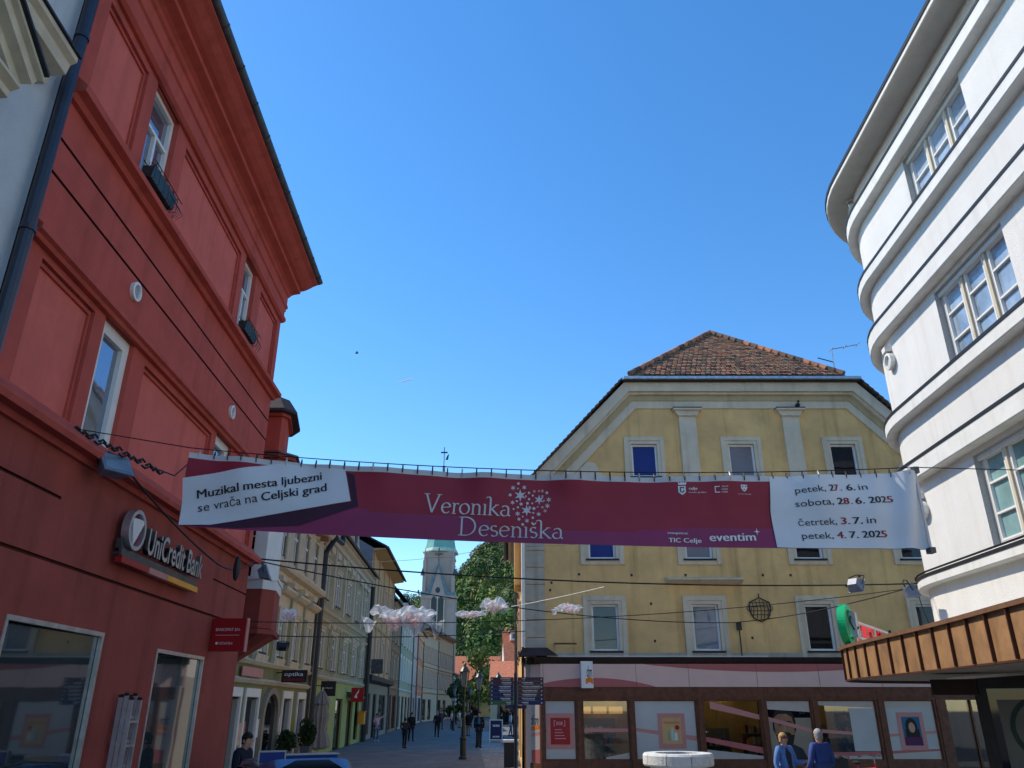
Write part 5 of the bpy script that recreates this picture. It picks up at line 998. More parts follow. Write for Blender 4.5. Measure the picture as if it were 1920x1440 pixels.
t = thing('shop_sign', 'brown shop name letters on the olive house frieze', 'sign', tuple(fr(33, .1, 3))); [MB(fr).slab([(31.9+k*.37, 2.98), (32.18+k*.37, 2.98), (32.16+k*.37, 3.24), (31.92+k*.37, 3.24)], .01, .06).build('letter', 'brick_brown', t) for k in range(8)]
# beige green ornate house
GF2 = [(38.6, 41.6, .2, 2.45, 'glass'), (43.6, 46.0, 0, 2.45, 'glass_dark'), (47.8, 50, 0, 2.4, 'glass'), (51, 52.8, .2, 2.5, 'glass_dark')]
B = house('ornate_house', 'beige stucco house with ornate pale carving, oval gable window and lime green ground floor', fr, 35.85, 54.2, 10.1, 'beige_green', [(3.72, 5.3, 5, 1.25), (6.8, 8.4, 5, 1.25)], GF2, trim='cream_stone', gfm='lime', strings=(3.35, 6.35, 5.9), pane='glass_dark', rise=4.5)
for k in range(6):
    u = 36.1+k*3.52; MB(fr).box(u, u+.3, 0, .1, 6.5, 9.5).build('pilaster', 'cream_stone', B)
rn = random.Random(4)
for k in range(46):
    u, z = rn.uniform(36.1, 53.8), rn.choice((rn.uniform(8.75, 9.55), rn.uniform(5.45, 5.85))); MB(fr).lathe([(.16, 0), (.13, .07), (.03, .11)], (u, 0, z), 6, 0, 'w', rn.random()).build('ornament', 'cream_stone', B)
for k in range(3):
    for z in (3.7, 4.3, 4.9, 5.5):
        for q in range(6): u = 36.2+q*3.5+k*.38; MB(fr).box(u, u+.33, 0, .05+.01*k, z, z+.5).build('rusticated_block', 'beige_green', B)
for k in range(10): u = 36.2+k*1.8; MB(fr).box(u, u+1.0, 0, .14, 9.05, 9.38).build('frieze_panel', 'cream_stone', B)
mb = MB(fr); P_ = [(42.2, 10.1), (47.8, 10.1), (47.5, 10.8), (46.8, 11.1), (46.5, 12.0), (45.8, 12.7), (45, 12.95), (44.2, 12.7), (43.5, 12.0), (43.2, 11.1), (42.5, 10.8)]; mb.slab(P_, -.3, .12); gb = mb.build('gable_front', 'cream_stone', B)
mb = MB(fr); mb.slab([(45+.75*math.cos(2*math.pi*i/20), 11.3+.95*math.sin(2*math.pi*i/20)) for i in range(20)], .121, .14); mb.build('oval_window', 'glass_dark', gb)
mb = MB(fr); mb.slab([(45+.98*math.cos(2*math.pi*i/20), 11.3+1.2*math.sin(2*math.pi*i/20)) for i in range(20)], .121, .22, 0, [[(45+.76*math.cos(2*math.pi*i/20), 11.3+.96*math.sin(2*math.pi*i/20)) for i in range(20)]]); mb.build('oval_surround', 'cream_trim', gb)
MB(fr).box(37.5, 39, -1.5, -.3, 10.1, 11.3).build('dormer', 'pale_blue', B)
mb = MB(fr); mb.tube([(36.0, .2, 0), (36.0, .2, 8.6), (36.3, .55, 9.4), (38.3, .55, 9.5), (38.3, .6, 10.6)], .13, 7); mb.build('downpipe', 'black_metal', B); mb = MB(fr); mb.tube([(54.1, .25, 0), (54.1, .25, 9.6)], .14, 7); mb.build('downpipe', 'black_metal', B)
MB(fr).prof([(0, 2.62), (.6, 2.5), (.62, 2.6), (0, 2.85)], 47.2, 50.6).build('awning', 'gutter_grey', B)
# ochre house with wide eaves
B = house('ochre_house', 'tall ochre house with wide sloping eaves and dark narrow windows', fr, 54.3, 70.4, 12.3, 'ochre', [(4.6, 6.6, 4, 1.2), (8.3, 10.6, 4, 1.1)], [(55.2, 58.5, .3, 2.9, 'glass_dark'), (60, 62.4, 0, 2.9, 'glass_dark'), (64, 69, .3, 2.9, 'glass')], trim='salmon', gfm='taupe', gfz=3.9, strings=(7.4,), over=.9, rise=3.2, corn=False)
MB(fr).prof([(0, 3.55), (.5, 3.7), (.55, 4.0), (0, 4.15)], 54.3, 70.4).build('shop_canopy', 'dark_flashing', B)
mb = MB(fr); mb.face([(54.25, .05, 10), (54.25, -11, 10), (54.25, -11, 12.3), (54.25, -5.5, 15.4), (54.25, .05, 12.3)]); mb.build('gable', 'gable_grey', B)
for k in range(5): u = 55+k*3.7; MB(fr).box(u, u+.35, 0, .12, 4, 12.2).build('pilaster', 'salmon', B)
MB(fr).prof([(.02, 12.1), (.9, 12.24), (.9, 12.28), (.02, 12.28)], 54.3, 70.4).build('eave_soffit', 'ochre', B)
hsign('grey framed shop sign board on the taupe shop of the ochre house', 57, .1, .9, 4.15, 5.1, 'gutter_grey')
house('brown_house', 'narrow brown house with ornate brick coloured upper floors', fr, 70.5, 79.6, 10.6, 'brick_brown', [(4.3, 6.2, 3, 1.2), (7.4, 9.3, 3, 1.2)], [(71.2, 74, .2, 3, 'glass_dark'), (75, 78.8, .2, 3, 'glass_dark')], trim='tan', gfm='brick_brown', strings=(6.8, 3.6), rise=4)
house('mint_house', 'mint green house with dark windows and white ground floor', fr, 79.7, 97.5, 11.6, 'mint', [(4.4, 6.6, 5, 1.3), (7.8, 9.8, 5, 1.2)], [(80.5, 83.5, .2, 3, 'glass_dark'), (85, 88, .2, 3, 'glass_dark'), (89.5, 92.5, .2, 3, 'glass'), (94, 96.8, .2, 3, 'glass_dark')], trim='white_paint', gfm='beige', strings=(3.6,), rise=6.5, roofm='roof_purple', over=.6)
house('white_house', 'narrow white house with small dark windows', fr, 97.6, 106, 11.2, 'pale_blue', [(4.4, 6.2, 3, 1.1), (7.6, 9.4, 3, 1.1)], [(98.5, 101, .2, 3, 'glass_dark'), (102.5, 105, .2, 3, 'glass_dark')], trim=None, rise=5, roofm='roof_purple')
house('orange_house', 'orange red rendered house with a row of tall windows', fr, 106.1, 119, 11.2, 'rust_orange', [(4.6, 6.8, 4, 1.3), (8, 9.9, 4, 1.3)], [(107, 110, .2, 3, 'glass_dark'), (112, 118, .2, 3.1, 'glass')], trim='cream_trim', gfm='pale_blue', strings=(3.9,), rise=5, roofm='roof_purple')
PF = [(-12.95, 119.2), (-12.1, 134), (-10.8, 150), (-9.6, 165), (-8.9, 180)]
for i, (lab, m, H, tr) in enumerate((('beige house with close set tall windows beyond the orange house', 'beige', 12.4, 'tan'), ('brown ochre house with deep dark eaves near the street end', 'tan', 13.0, 'brick_brown'), ('pale grey house with small windows before the last street lamp', 'pale_blue', 7.2, 'cream_trim'), ('last cream house at the far end of the left row', 'beige', 6.6, 'cream_trim'))):
    a, b = Vector(PF[i]), Vector(PF[i+1]); L = (b-a).length
    house('far_house', lab, Fr(a, b-a), 0, L, H, m, [(4.6, 6.9, 6, 1.1), (8.1, 10.2, 6, 1.1)] if H > 9 else [(4.2, 5.6, 6, 1.1)], [(1, 4, .2, 3, 'glass_dark'), (6, 9, .2, 3, 'glass_dark')], trim=tr, strings=(3.9, 7.5) if H > 9 else (3.9,), rise=3.5 if H > 9 else 2.2, roofm='roof_dark', over=.8)

# ------------------------------------------------------------------ right side of the street and its end
RS = Fr((.36, 27.4), (-.004, 1), -1)
B = house('cream_house', 'sunlit cream side wing seen edge on behind the yellow building', RS, 2.2, 13, 9.0, 'yellow_wall', [(4, 5.6, 3, 1.2), (6.6, 8.2, 3, 1.2)], [(4, 7, .2, 2.8, 'glass_dark'), (9, 12, .2, 2.8, 'glass')], rise=4, over=.5)
MB(RS).box(3, 5, 0, .25, 6.4, 8.9).build('bay', 'yellow_wall', B)
B = house('gable_house', 'beige house with a curved gable and one dark window behind the signpost', Fr((-2.4, 92), (1, 0)), 0, 9, 4.5, 'beige', [(3.3, 3.9, 3, .8)], [(1, 3, .2, 2.4, 'glass_dark'), (5, 8, .2, 2.4, 'glass_dark')], rise=2.4, roofm='roof_red', over=.4)
B = house('steep_house', 'house with a tall steep orange tile roof and a small white dormer', Fr((-.9, 112), (1, .1)), 0, 10, 6.4, 'white_wall', [(4, 5.4, 4, 1)], [], rise=5.4, depth=7, roofm='roof_red')
mb = MB(Fr((-.9, 112), (1, .1))); mb.box(.9, 3.2, -3.4, -1.9, 10.6, 11.7); dm = mb.build('dormer', 'white_wall', B); MB(Fr((-.9, 112), (1, .1))).box(.7, 3.4, -3.6, -1.7, 11.7, 11.95).build('dormer_roof', 'roof_red', dm)
for k in range(3): MB(Fr((-.9, 112), (1, .1))).box(1.15+k*.68, 1.6+k*.68, -1.9, -1.87, 10.85, 11.5).build('dormer_window', 'glass_dark', dm)
house('long_roofed_house', 'low long house with a wide orange tile roof closing the street', Fr((-13, 176), (1, .04)), 0, 26, 7.0, 'yellow_wall', [(4, 5.6, 8, 1.2)], [(2, 6, .2, 3, 'glass_dark'), (12, 15, .2, 3, 'glass_dark')], rise=5.2, depth=12, roofm='roof_red', over=.6)

# ------------------------------------------------------------------ church tower
TX, TY, TW = -15.4, 165, 7.0; TB = thing('church_tower', 'pale stone gothic church tower with green copper gables and spire', 'church tower', (TX, TY+3, 0))
TF = lambda u, w, z: Vector((TX+u, TY-w, z)); hw = TW/2
MB().box(TX-hw, TX+hw, TY, TY+TW, 0, 24.0).build('shaft', 'church_stone', TB)
mb = MB(); mb.lathe([(3.15*1.08, 24), (3.15*1.08, 32.2), (3.45, 32.3), (3.5, 33)], (TX, TY+hw, 0), 4, 0, 'z', math.pi/4); mb = MB(); mb.box(TX-3.0, TX+3.0, TY+.5, TY+TW-.5, 24, 32.4); mb.box(TX-3.15, TX+3.15, TY+.35, TY+TW-.35, 31.2, 31.6); mb.build('belfry', 'church_stone', TB)
for sx in (-1, 1):
    MB().box(TX+sx*3.0-.35, TX+sx*3.0+.35, TY+.1, TY+.8, 24, 30.5).build('buttress', 'church_stone', TB)
    mb = MB(); mb.lathe([(.35, 30.5), (.28, 31), (.02, 33.4)], (TX+sx*3.0, TY+.45, 0), 6); mb.build('pinnacle', 'church_stone', TB)
    mb = MB(); mb.lathe([(.5, 27.4), (.3, 28.2), (.05, 29.0)], (TX+sx*3.35, TY+.2, 0), 6); mb.build('pinnacle', 'gutter_grey', TB)
mb = MB(TF); mb.slab([(-hw, 22.6), (hw, 22.6), (hw, 23.4), (1.6, 23.4), (0, 29.2), (-1.6, 23.4), (-hw, 23.4)], 0, .35); mb.build('gable_wall', 'church_stone', TB)
mb = MB(TF)
for s_ in (-1, 1): mb.slab([(0, 29.6), (0, 30.3), (s_*2.1, 23.9), (s_*hw*1.02, 23.9), (s_*hw*1.02, 23.3), (s_*1.7, 23.3)], .1, .55)
mb.build('copper_gable', 'blue_trim', TB)
MB(TF).tube([(0, .4, 29.5), (0, .4, 33.0)], .16, 6).build('gable_finial', 'gutter_grey', TB); MB(TF).box(-.8, .8, .3, .6, 31.6, 31.9).build('gable_cross', 'gutter_grey', TB)
n = 10; mb = MB(TF); L_ = lambda c, z0, z1, wd_: [(c-wd_, z0), (c+wd_, z0), (c+wd_, z1)]+[(c+wd_*(1-i/4), z1+wd_*1.6*math.sin(i/4*math.pi/2)) for i in range(1, 5)]+[(c-wd_*(i/4), z1+wd_*1.6*math.cos(i/4*math.pi/2)) for i in range(1, 4)]+[(c-wd_, z1)]
for c in (-.75, .75): MB(TF).slab(L_(c, 15, 22.2, .55), .36, .40).build('lancet_window', 'glass_dark', TB)
mb = MB(TF); mb.slab([(.5*math.cos(i*math.pi/6), 24.3+.6*math.sin(i*math.pi/6)) for i in range(12)], .36, .4); mb.build('rose_window', 'glass_dark', TB)
mb = MB(TF); mb.box(-.1, .1, .35, .5, 15, 23).box(-1.5, -1.3, .35, .5, 15, 22.3).box(1.3, 1.5, .35, .5, 15, 22.3); mb.build('tracery', 'cream_stone', TB)
mb = MB(); mb.lathe([(3.9, 32.6), (3.5, 33.2), (3.2, 34.6), (2.7, 38), (1.2, 45), (.3, 49)], (TX, TY+hw, 0), 8, 0, 'z', math.pi/8); mb.build('spire', 'verdigris', TB)
mb = MB(); mb.lathe([(3.95, 32.4), (4.05, 32.6), (3.6, 33.3)], (TX, TY+hw, 0), 8, 0, 'z', math.pi/8); mb.build('spire_skirt', 'verdigris_pale', TB)
mb = MB(); mb.lathe([(.28, 48.5), (.32, 50), (.6, 50.2), (.6, 50.6), (.3, 50.9), (.25, 52), (.4, 52.1)], (TX, TY+hw, 0), 8); mb.build('finial', 'gutter_grey', TB)
mb = MB(); mb.tube([(TX, TY+hw, 52), (TX, TY+hw, 56.6)], .09, 5); mb.build('cross_post', 'black_metal', TB); mb = MB(); mb.box(TX-.75, TX+.75, TY+hw-.08, TY+hw+.08, 55.2, 55.5); mb.build('cross_arm', 'black_metal', TB)
mb = MB(); mb.slab([(TX+.3, 53.6), (TX+.9, 53.6), (TX+1.1, 55), (TX+.7, 54.6)], TY+hw-.03, TY+hw+.03); mb.build('weather_vane', 'black_metal', TB)

# ------------------------------------------------------------------ wooded hill
def hz(x, y):
    xs = (-400, -120, -62, -45, -34, -24, -14, 4, 40, 110, 300); zs = (14, 28, 45, 53, 60, 70, 84, 98, 106, 110, 100)
    c = np.interp(x*420/max(260, y), xs, zs); f = min(1, max(0, (y-205)/215)); return 2+c*(f**.9)*(1+.04*mnoise.noise(Vector((x*.03, y*.03, 0))))-6
mb = MB(); ii = {}; nx, ny = 90, 46
for i in range(nx+1):
    for j in range(ny+1):
        x, y = -300+660*i/nx, 195+420*j/ny; ii[i, j] = mb.P((x, y, hz(x, y) if j else -1))
for i in range(nx):
    for j in range(ny): mb.f.append([ii[i, j], ii[i+1, j], ii[i+1, j+1], ii[i, j+1]]); mb.m.append(0)
tag(mb.build('hill', 'hill', smooth=True), kind='structure')
rg = np.random.default_rng(5)
def leafmesh(name, centers, mats, mi, size, parent=None, nor=None):
    n = len(centers); a = rg.normal(size=(n, 3))
    if nor is not None: q = nor+rg.normal(size=(n, 3))*.2; a = np.cross(q, a)
    a /= np.linalg.norm(a, axis=1)[:, None]; b = np.cross(a, rg.normal(size=(n, 3)) if nor is None else q); b /= np.linalg.norm(b, axis=1)[:, None]
    s_ = size*rg.uniform(.6, 1.3, (n, 1)); v = np.stack([centers-a*s_-b*s_*.55, centers+a*s_*.2-b*s_*.7, centers+a*s_+b*s_*.1, centers-a*s_*.1+b*s_*.75], 1).reshape(-1, 3)
    me = D.meshes.new(name); me.vertices.add(4*n); me.vertices.foreach_set('co', v.ravel()); me.loops.add(4*n); me.loops.foreach_set('vertex_index', np.arange(4*n)); me.polygons.add(n); me.polygons.foreach_set('loop_start', np.arange(0, 4*n, 4))
    for m in mats: me.materials.append(M[m])
    me.polygons.foreach_set('material_index', np.asarray(mi, dtype=np.int32)); me.update(calc_edges=True); me.validate(); o = D.objects.new(name, me); COL.objects.link(o); o.parent = parent; return o
cs, mi, nn = [], [], []
spots = []
for k in range(7000):
    y = rg.uniform(215, 470); x = rg.uniform(-72, 30)*y/420
    if all((x-a)**2+(y-b)**2 > 26 for a, b in spots[-700:]): spots.append((x, y))
    if len(spots) > 1900: break
for x, y in spots:
    z = hz(x, y); r = rg.uniform(1.8, 3.7); h = r*rg.uniform(1.0, 1.9); n = 230; p = rg.normal(size=(n, 3)); p /= np.linalg.norm(p, axis=1)[:, None]; nn.append(p.copy()); p *= rg.uniform(.86, 1.04, (n, 1))
    lump = 1+.22*np.sin(p[:, :1]*4+rg.uniform(0, 6))*np.cos(p[:, 1:2]*4+rg.uniform(0, 6)); p *= lump
    cs.append(p*np.array([r, r, h])+np.array([x, y, z+h*1.0+rg.uniform(0, 4)])); mm = rg.choice(6, p=(.28, .2, .2, .12, .12, .08)); mi.append(np.where(rg.random(n) < .93, mm, rg.integers(0, 5, n)))
o = leafmesh('hill_forest', np.concatenate(cs), ['leaf%d' % i for i in range(6)], np.concatenate(mi), .52, nor=np.concatenate(nn)); tag(o, 'dense mixed green woodland covering the hill behind the church', 'woodland', kind='stuff')
def tree(name, lab, c, H, cr, seed, mats, n=1800, size=.26, th=.14, low=.25):
    rnd = random.Random(seed); t = thing(name, lab, 'tree', c, 'trees at the end of the street'); c = Vector(c); tr = MB(); pts = [c+Vector((math.sin(i*.8+seed)*.08*H*.1*i, 0, H*.8*i/6)) for i in range(7)]; tr.tube(pts, [th*(1-.12*i) for i in range(7)], 8)
    ends = []
    for k in range(11):
        a, f = rnd.uniform(0, 6.28), rnd.uniform(low, .95); b = pts[0].lerp(pts[-1], f); L = cr*rnd.uniform(.6, 1.0)*(1.15-.6*abs(f-.5)); e = b+Vector((math.cos(a)*L, math.sin(a)*L, L*rnd.uniform(.3, .9))); tr.tube([b, b.lerp(e, .5)+Vector((0, 0, .1*L)), e], [th*.45, th*.3, th*.1], 5); ends += [e, b.lerp(e, .6)]
    ends.append(pts[-1]+Vector((0, 0, H*.12))); tr.build('trunk', 'bark', t)
    per = n//len(ends); P_ = np.concatenate([rg.normal(size=(per, 3))*cr*np.array([.27, .27, .22])+np.array(e) for e in ends]); o = leafmesh('crown', P_-np.array(c), mats, rg.integers(0, len(mats), len(P_)), size, t); return t
tree('street_tree', 'slender tree with yellowing green leaves near the street end', (-6.3, 160, 0), 13.2, 3.0, 3, ['leaf3', 'leaf1', 'leaf5'], 2200, .36, .2)
tree('conifer_tree', 'small dark conical evergreen at the end of the street', (-6.9, 104, 0), 5.2, 1.0, 5, ['leaf4', 'leaf2'], 1400, .22, .1, .05)
tree('street_tree', 'round dark green tree in front of the orange roofed house', (-4.2, 168, 0), 10, 2.8, 11, ['leaf1', 'leaf2', 'leaf0'], 1600, .36)

# ------------------------------------------------------------------ street furniture
def lamp(lab, x, y, H=4.0, s_=1.0):
    t = thing('street_lamp', lab, 'street lamp', (x, y, 0), 'old style lamp posts along the street'); L = H-1.0
    mb = MB(); mb.lathe([(.17, 0), (.17, .1), (.13, .14), (.13, .75), (.16, .8), (.10, .9), (.075, 1.5), (.085, 1.53), (.055, 1.6), (.042, L-.25), (.07, L-.22), (.05, L-.12), (.09, L)], (x, y, 0), 12); mb.build('post', 'lamp_green', t, smooth=False)
    mb = MB(); mb.lathe([(.10, L), (.20, L+.62)], (x, y, 0), 6); hd = mb.build('lantern_glass', 'glass_pale', t)
    for k in range(6): a = k*math.pi/3; mb = MB(); mb.tube([(x+.10*math.cos(a), y+.10*math.sin(a), L), (x+.205*math.cos(a), y+.205*math.sin(a), L+.62)], .014, 4); mb.build('lantern_bar', 'lamp_green', hd)
    mb = MB(); mb.lathe([(.24, L+.62), (.24, L+.65), (.13, L+.82), (.06, L+.88), (.07, L+.94), (.02, L+1.02)], (x, y, 0), 10); mb.build('lantern_roof', 'lamp_green', t); return t
lamp('nearest street lamp in the middle of the street, tall dark green post with lantern', -2.09, 36.45, 3.86)
lamp('second street lamp, standing beside the man with the blue shirt', -1.86, 46.9, 3.95)
lamp('distant street lamp left of the nearest lamp post', -5.4, 78, 4.0); lamp('far street lamp seen just right of the nearest lamp post', -4.6, 92, 4.2); lamp('street lamp on the right in front of the beige gable house', -.95, 58, 4.3)
t = thing('signpost', 'tall post carrying two stacks of blue and brown direction boards', 'signpost', (.09, 20, 0))
MB().tube([(.09, 20, 0), (.09, 20, 2.84)], .045, 10).build('post', 'pipe_dark', t)
rn = random.Random(2); WL = ['Mestna hisa', 'Stari grad', 'Knezji dvorec', 'Muzej novejse', 'Galerija', 'Ljudski dom', 'Posta']; WR = ['Trg', 'Tourist info', 'Trg celjskih knezov', 'Mestno gledalisce', 'Muzej zgodovine', 'Glavna postaja', 'Bolnica']
for side, x0, x1, seq, words in ((-1, -.52, .04, ['sign_brown', 'sign_brown', 'sign_navy', 'sign_navy', 'sign_navy', 'sign_navy', 'sign_green'], WL), (1, .14, .76, ['sign_brown']*5+['sign_navy']*2, WR)):
    for k, m in enumerate(seq):
        z1 = 2.74-k*.0885; b = MB().box(x0, x1, 19.975, 20.0, z1-.086, z1).build('direction_board', m, t); F2 = lambda u, w, z: Vector((u, 19.975-w, z)); mb = MB(F2)
        wl = .022*len(words[k]); a0 = (x1-.07-wl) if side < 0 else x0+.1
        
        u_ = a0
        while u_ < a0+wl: q_ = rn.uniform(.008, .02); mb.box(u_, u_+q_, .001, .003, z1-.043, z1-.022); u_ += q_+rn.choice((.005, .005, .012))
        u_ = a0+.03
        while u_ < a0+wl: q_ = rn.uniform(.006, .014); mb.box(u_, u_+q_, .001, .003, z1-.072, z1-.06); u_ += q_+.005
        ax = x0+.04 if side < 0 else x1-.05; mb.slab([(ax-.02, z1-.045), (ax, z1-.025), (ax, z1-.04), (ax+.02, z1-.04), (ax+.02, z1-.05), (ax, z1-.05), (ax, z1-.065)], .001, .003); mb.build('lettering', 'ink_white', b, merge=False)
MB().box(-.17, .06, 19.98, 20.0, 2.04, 2.115).build('direction_board', 'sign_navy', t); MB().box(.12, .35, 19.98, 20.0, 2.04, 2.115).build('direction_board', 'sign_navy', t)
t = thing('litter_bin', 'dark litter bin with a pale lid beside the signpost', 'litter bin', (.02, 30, 0))
MB().box(-.28, .2, 29.8, 30.2, .12, .92).build('body', 'charcoal', t); MB().box(-.32, .24, 29.76, 30.24, .92, 1.0).build('lid', 'white_cloth', t)
t = thing('pavement_board', 'white framed pavement board with a navy poster on the right of the street', 'sign board', (-1.0, 53, 0))
Rm = Matrix.Translation((-1.0, 53, 0)) @ Matrix.Rotation(R(-9), 4, 'X'); fr2 = lambda u, w, z: Rm @ Vector((u, -w, z))
MB(fr2).box(-.42, -.36, 0, .04, 0, 1.32).box(.36, .42, 0, .04, 0, 1.32).box(-.36, .36, 0, .04, 1.26, 1.32).box(-.36, .36, 0, .04, .12, .18).build('frame', 'white_paint', t); pb = MB(fr2).box(-.36, .36, .01, .03, .18, 1.26).build('poster', 'sign_navy', t)
mb = MB(fr2); [mb.box(x, x+.06, .031, .033, z, z+h) for z, h in ((.28, .09), (.9, .12)) for x in (-.2, -.11, -.02, .07, .15)]; mb.build('print_marks', 'ink_white', pb, merge=False)
mb = MB(); mb.box(-1.4, -.6, 53.5, 53.55, 0, 1.2); mb.build('rear_leaf', 'white_paint', t)
def pot(lab, u, w, s_, H):
    c = LEFT(u, w, 0); t = thing('potted_shrub', lab, 'plant', c, 'potted shrubs by the shop doors'); mb = MB(); mb.lathe([(.22*s_, 0), (.3*s_, .62)], c, 4, 0, 'z', .7); mb.build('pot', 'planter', t)
    n = 900; p = rg.normal(size=(n, 3)); p /= np.linalg.norm(p, axis=1)[:, None]; p *= rg.uniform(.5, 1.05, (n, 1))*np.array([.38*s_, .38*s_, H/2]); p *= 1+.22*np.sin(p[:, :1]*9)*np.cos(p[:, 2:]*8+p[:, 1:2]*7); p += np.array([0, 0, .6+H/2]); leafmesh('foliage', p, ['leaf4', 'leaf2', 'shrub'], rg.integers(0, 3, n), .06, t)
pot('smaller clipped shrub in a grey pot between the white framed doors', 30.2, .5, .85, .7); pot('larger bushy shrub in a grey pot beside the folded parasol', 34.0, .5, .95, 1.0)
c = LEFT(36.6, .5, 0); t = thing('folded_parasol', 'closed beige canvas parasol tied in the middle outside the lime green cafe', 'parasol', c)
mb = MB(); pr = [(.05, 2.75), (.20, 2.5), (.32, 2.22), (.22, 2.15), (.33, 1.7), (.26, 1.25), (.24, 1.15), (.38, .8), (.44, .5), (.30, .42)]; n = 22; rings = []
for r, h in pr: rings.append([mb.P((c.x+r*(1+.22*math.cos(k*math.pi))*math.cos(2*math.pi*k/n), c.y+r*(1+.22*math.cos(k*math.pi))*math.sin(2*math.pi*k/n), h-.05*(k % 2))) for k in range(n)])
for i in range(len(rings)-1):
    for k in range(n): mb.f.append([rings[i][k], rings[i][(k+1) % n], rings[i+1][(k+1) % n], rings[i+1][k]]); mb.m.append(0)
mb.build('canopy', 'canvas', t); MB().tube([c, c+Vector((0, 0, 2.85))], .03, 8).build('pole', 'white_paint', t); mb = MB(); mb.lathe([(.3, 0), (.3, .08)], c, 12); mb.build('base', 'gutter_grey', t)
c = LEFT(52.5, .35, 0); t = thing('letter_box', 'orange yellow letter box on the wall by the pointing woman', 'letter box', c); MB(LEFT).box(52.1, 52.8, .06, .45, 1.05, 1.75).build('box', 'amber', t); MB(LEFT).box(52.05, 52.85, .05, .5, 1.75, 1.8).build('lid', 'orange', t)
# stone well
c = Vector((3.33, 17.2, 0)); t = thing('stone_well', 'round white stone well with a thick rim in the sun on the square', 'well', c)
mb = MB(); mb.lathe([(.62, 0), (.60, .5), (.56, 1.0)], c, 40); mb.build('drum', 'stone_well', t, smooth=False); n = 9
for k in range(n):
    mb = MB(); a0, a1 = 2*math.pi*k/n+.012, 2*math.pi*(k+1)/n-.012; m_ = 5; rr = [[mb.P((c.x+r*math.cos(a0+(a1-a0)*i/m_), c.y+r*math.sin(a0+(a1-a0)*i/m_), z)) for r, z in ((.45, 1.0), (.68, 1.0), (.70, 1.03), (.70, 1.19), (.67, 1.23), (.45, 1.23))] for i in range(m_+1)]
    for i in range(m_):
        for j in range(6): mb.f.append([rr[i][j], rr[i][(j+1) % 6], rr[i+1][(j+1) % 6], rr[i+1][j]]); mb.m.append(0)
    mb.f += [rr[0][::-1], rr[-1]]; mb.m += [0, 0]; mb.build('rim_stone', 'stone_well', t)
mb = MB(); mb.lathe([(.46, 1.05), (.46, 1.1), (.40, 1.16)], c, 24); mb.build('cover', 'black_metal', t)
# bicycles
def bike(lab, c, rz, frame_m, extra):
    t = thing('bicycle', lab, 'bicycle', c, 'bicycles parked before the shop windows', rz); fr = ID
    for x in (-.52, .52):
        mb = MB(); mb.tube([(x+.33*math.cos(a), 0, .34+.33*math.sin(a)) for a in [2*math.pi*i/28 for i in range(29)]], .018, 6, caps=False); w = mb.build('wheel', 'rubber', t); mb = MB()
        for i in range(8): mb.tube([(x, 0, .34), (x+.32*math.cos(i*math.pi/4), 0, .34+.32*math.sin(i*math.pi/4))], .003, 3)
        mb.build('spokes', 'steel', w); mb = MB(); mb.tube([(x, -.04, .34), (x, .04, .34)], .02, 6); mb.build('hub', 'steel', w)
    mb = MB()
    for p in (((-.52, 0, .34), (-.08, 0, .32)), ((-.52, 0, .34), (-.2, 0, .8)), ((-.08, 0, .32), (-.22, 0, .9)), ((-.08, 0, .32), (.34, 0, .78)), ((-.2, 0, .8), (.33, 0, .86)), ((.32, 0, .95), (.38, 0, .68), (.52, 0, .34))): mb.tube(p, .022, 7)
    mb.build('frame', frame_m, t); mb = MB(); mb.ball((-.24, 0, .94), .1, 6, 0, (1.3, .7, .4)); mb.build('saddle', 'rubber', t)
    mb = MB(); mb.tube([(.32, 0, .93), (.30, 0, 1.08)], .018, 6); mb.tube([(.22, -.29, 1.1), (.30, -.16, 1.12), (.33, 0, 1.08), (.30, .16, 1.12), (.22, .29, 1.1)], .014, 6); mb.build('handlebar', 'steel', t)
    for y in (-.26, .26): mb = MB(); mb.tube([(.16, y*1.08, 1.09), (.24, y, 1.105)], .02, 6); mb.build('grip', 'rubber', t)
    mb = MB(); mb.lathe([(.08, -.02), (.08, .02)], (-.08, 0, .32), 10, 0, 'w'); mb.tube([(-.08, .05, .32), (.02, .05, .2)], .012, 5); mb.build('crank', 'steel', t)
    if extra:
        mb = MB(); mb.box(.36, .60, -.17, .17, .88, .92).box(.36, .38, -.17, .17, .92, 1.1).box(.58, .6, -.17, .17, .92, 1.1).box(.38, .58, -.17, -.15, .92, 1.1).box(.38, .58, .15, .17, .92, 1.1); mb.build('basket', 'black_metal', t); mb = MB(); mb.ball((.48, 0, 1.06), .13, 7, 0, (1, 1.1, .8)); mb.build('bag', 'charcoal', t)
    return t
bike('dark bicycle with a laden front basket beside the man in blue', (6.85, 18.3, 0), R(-100), 'black_metal', True); bike('red and white bicycle with black handlebars at the right', (7.75, 18.9, 0), R(-70), 'sign_red', False)

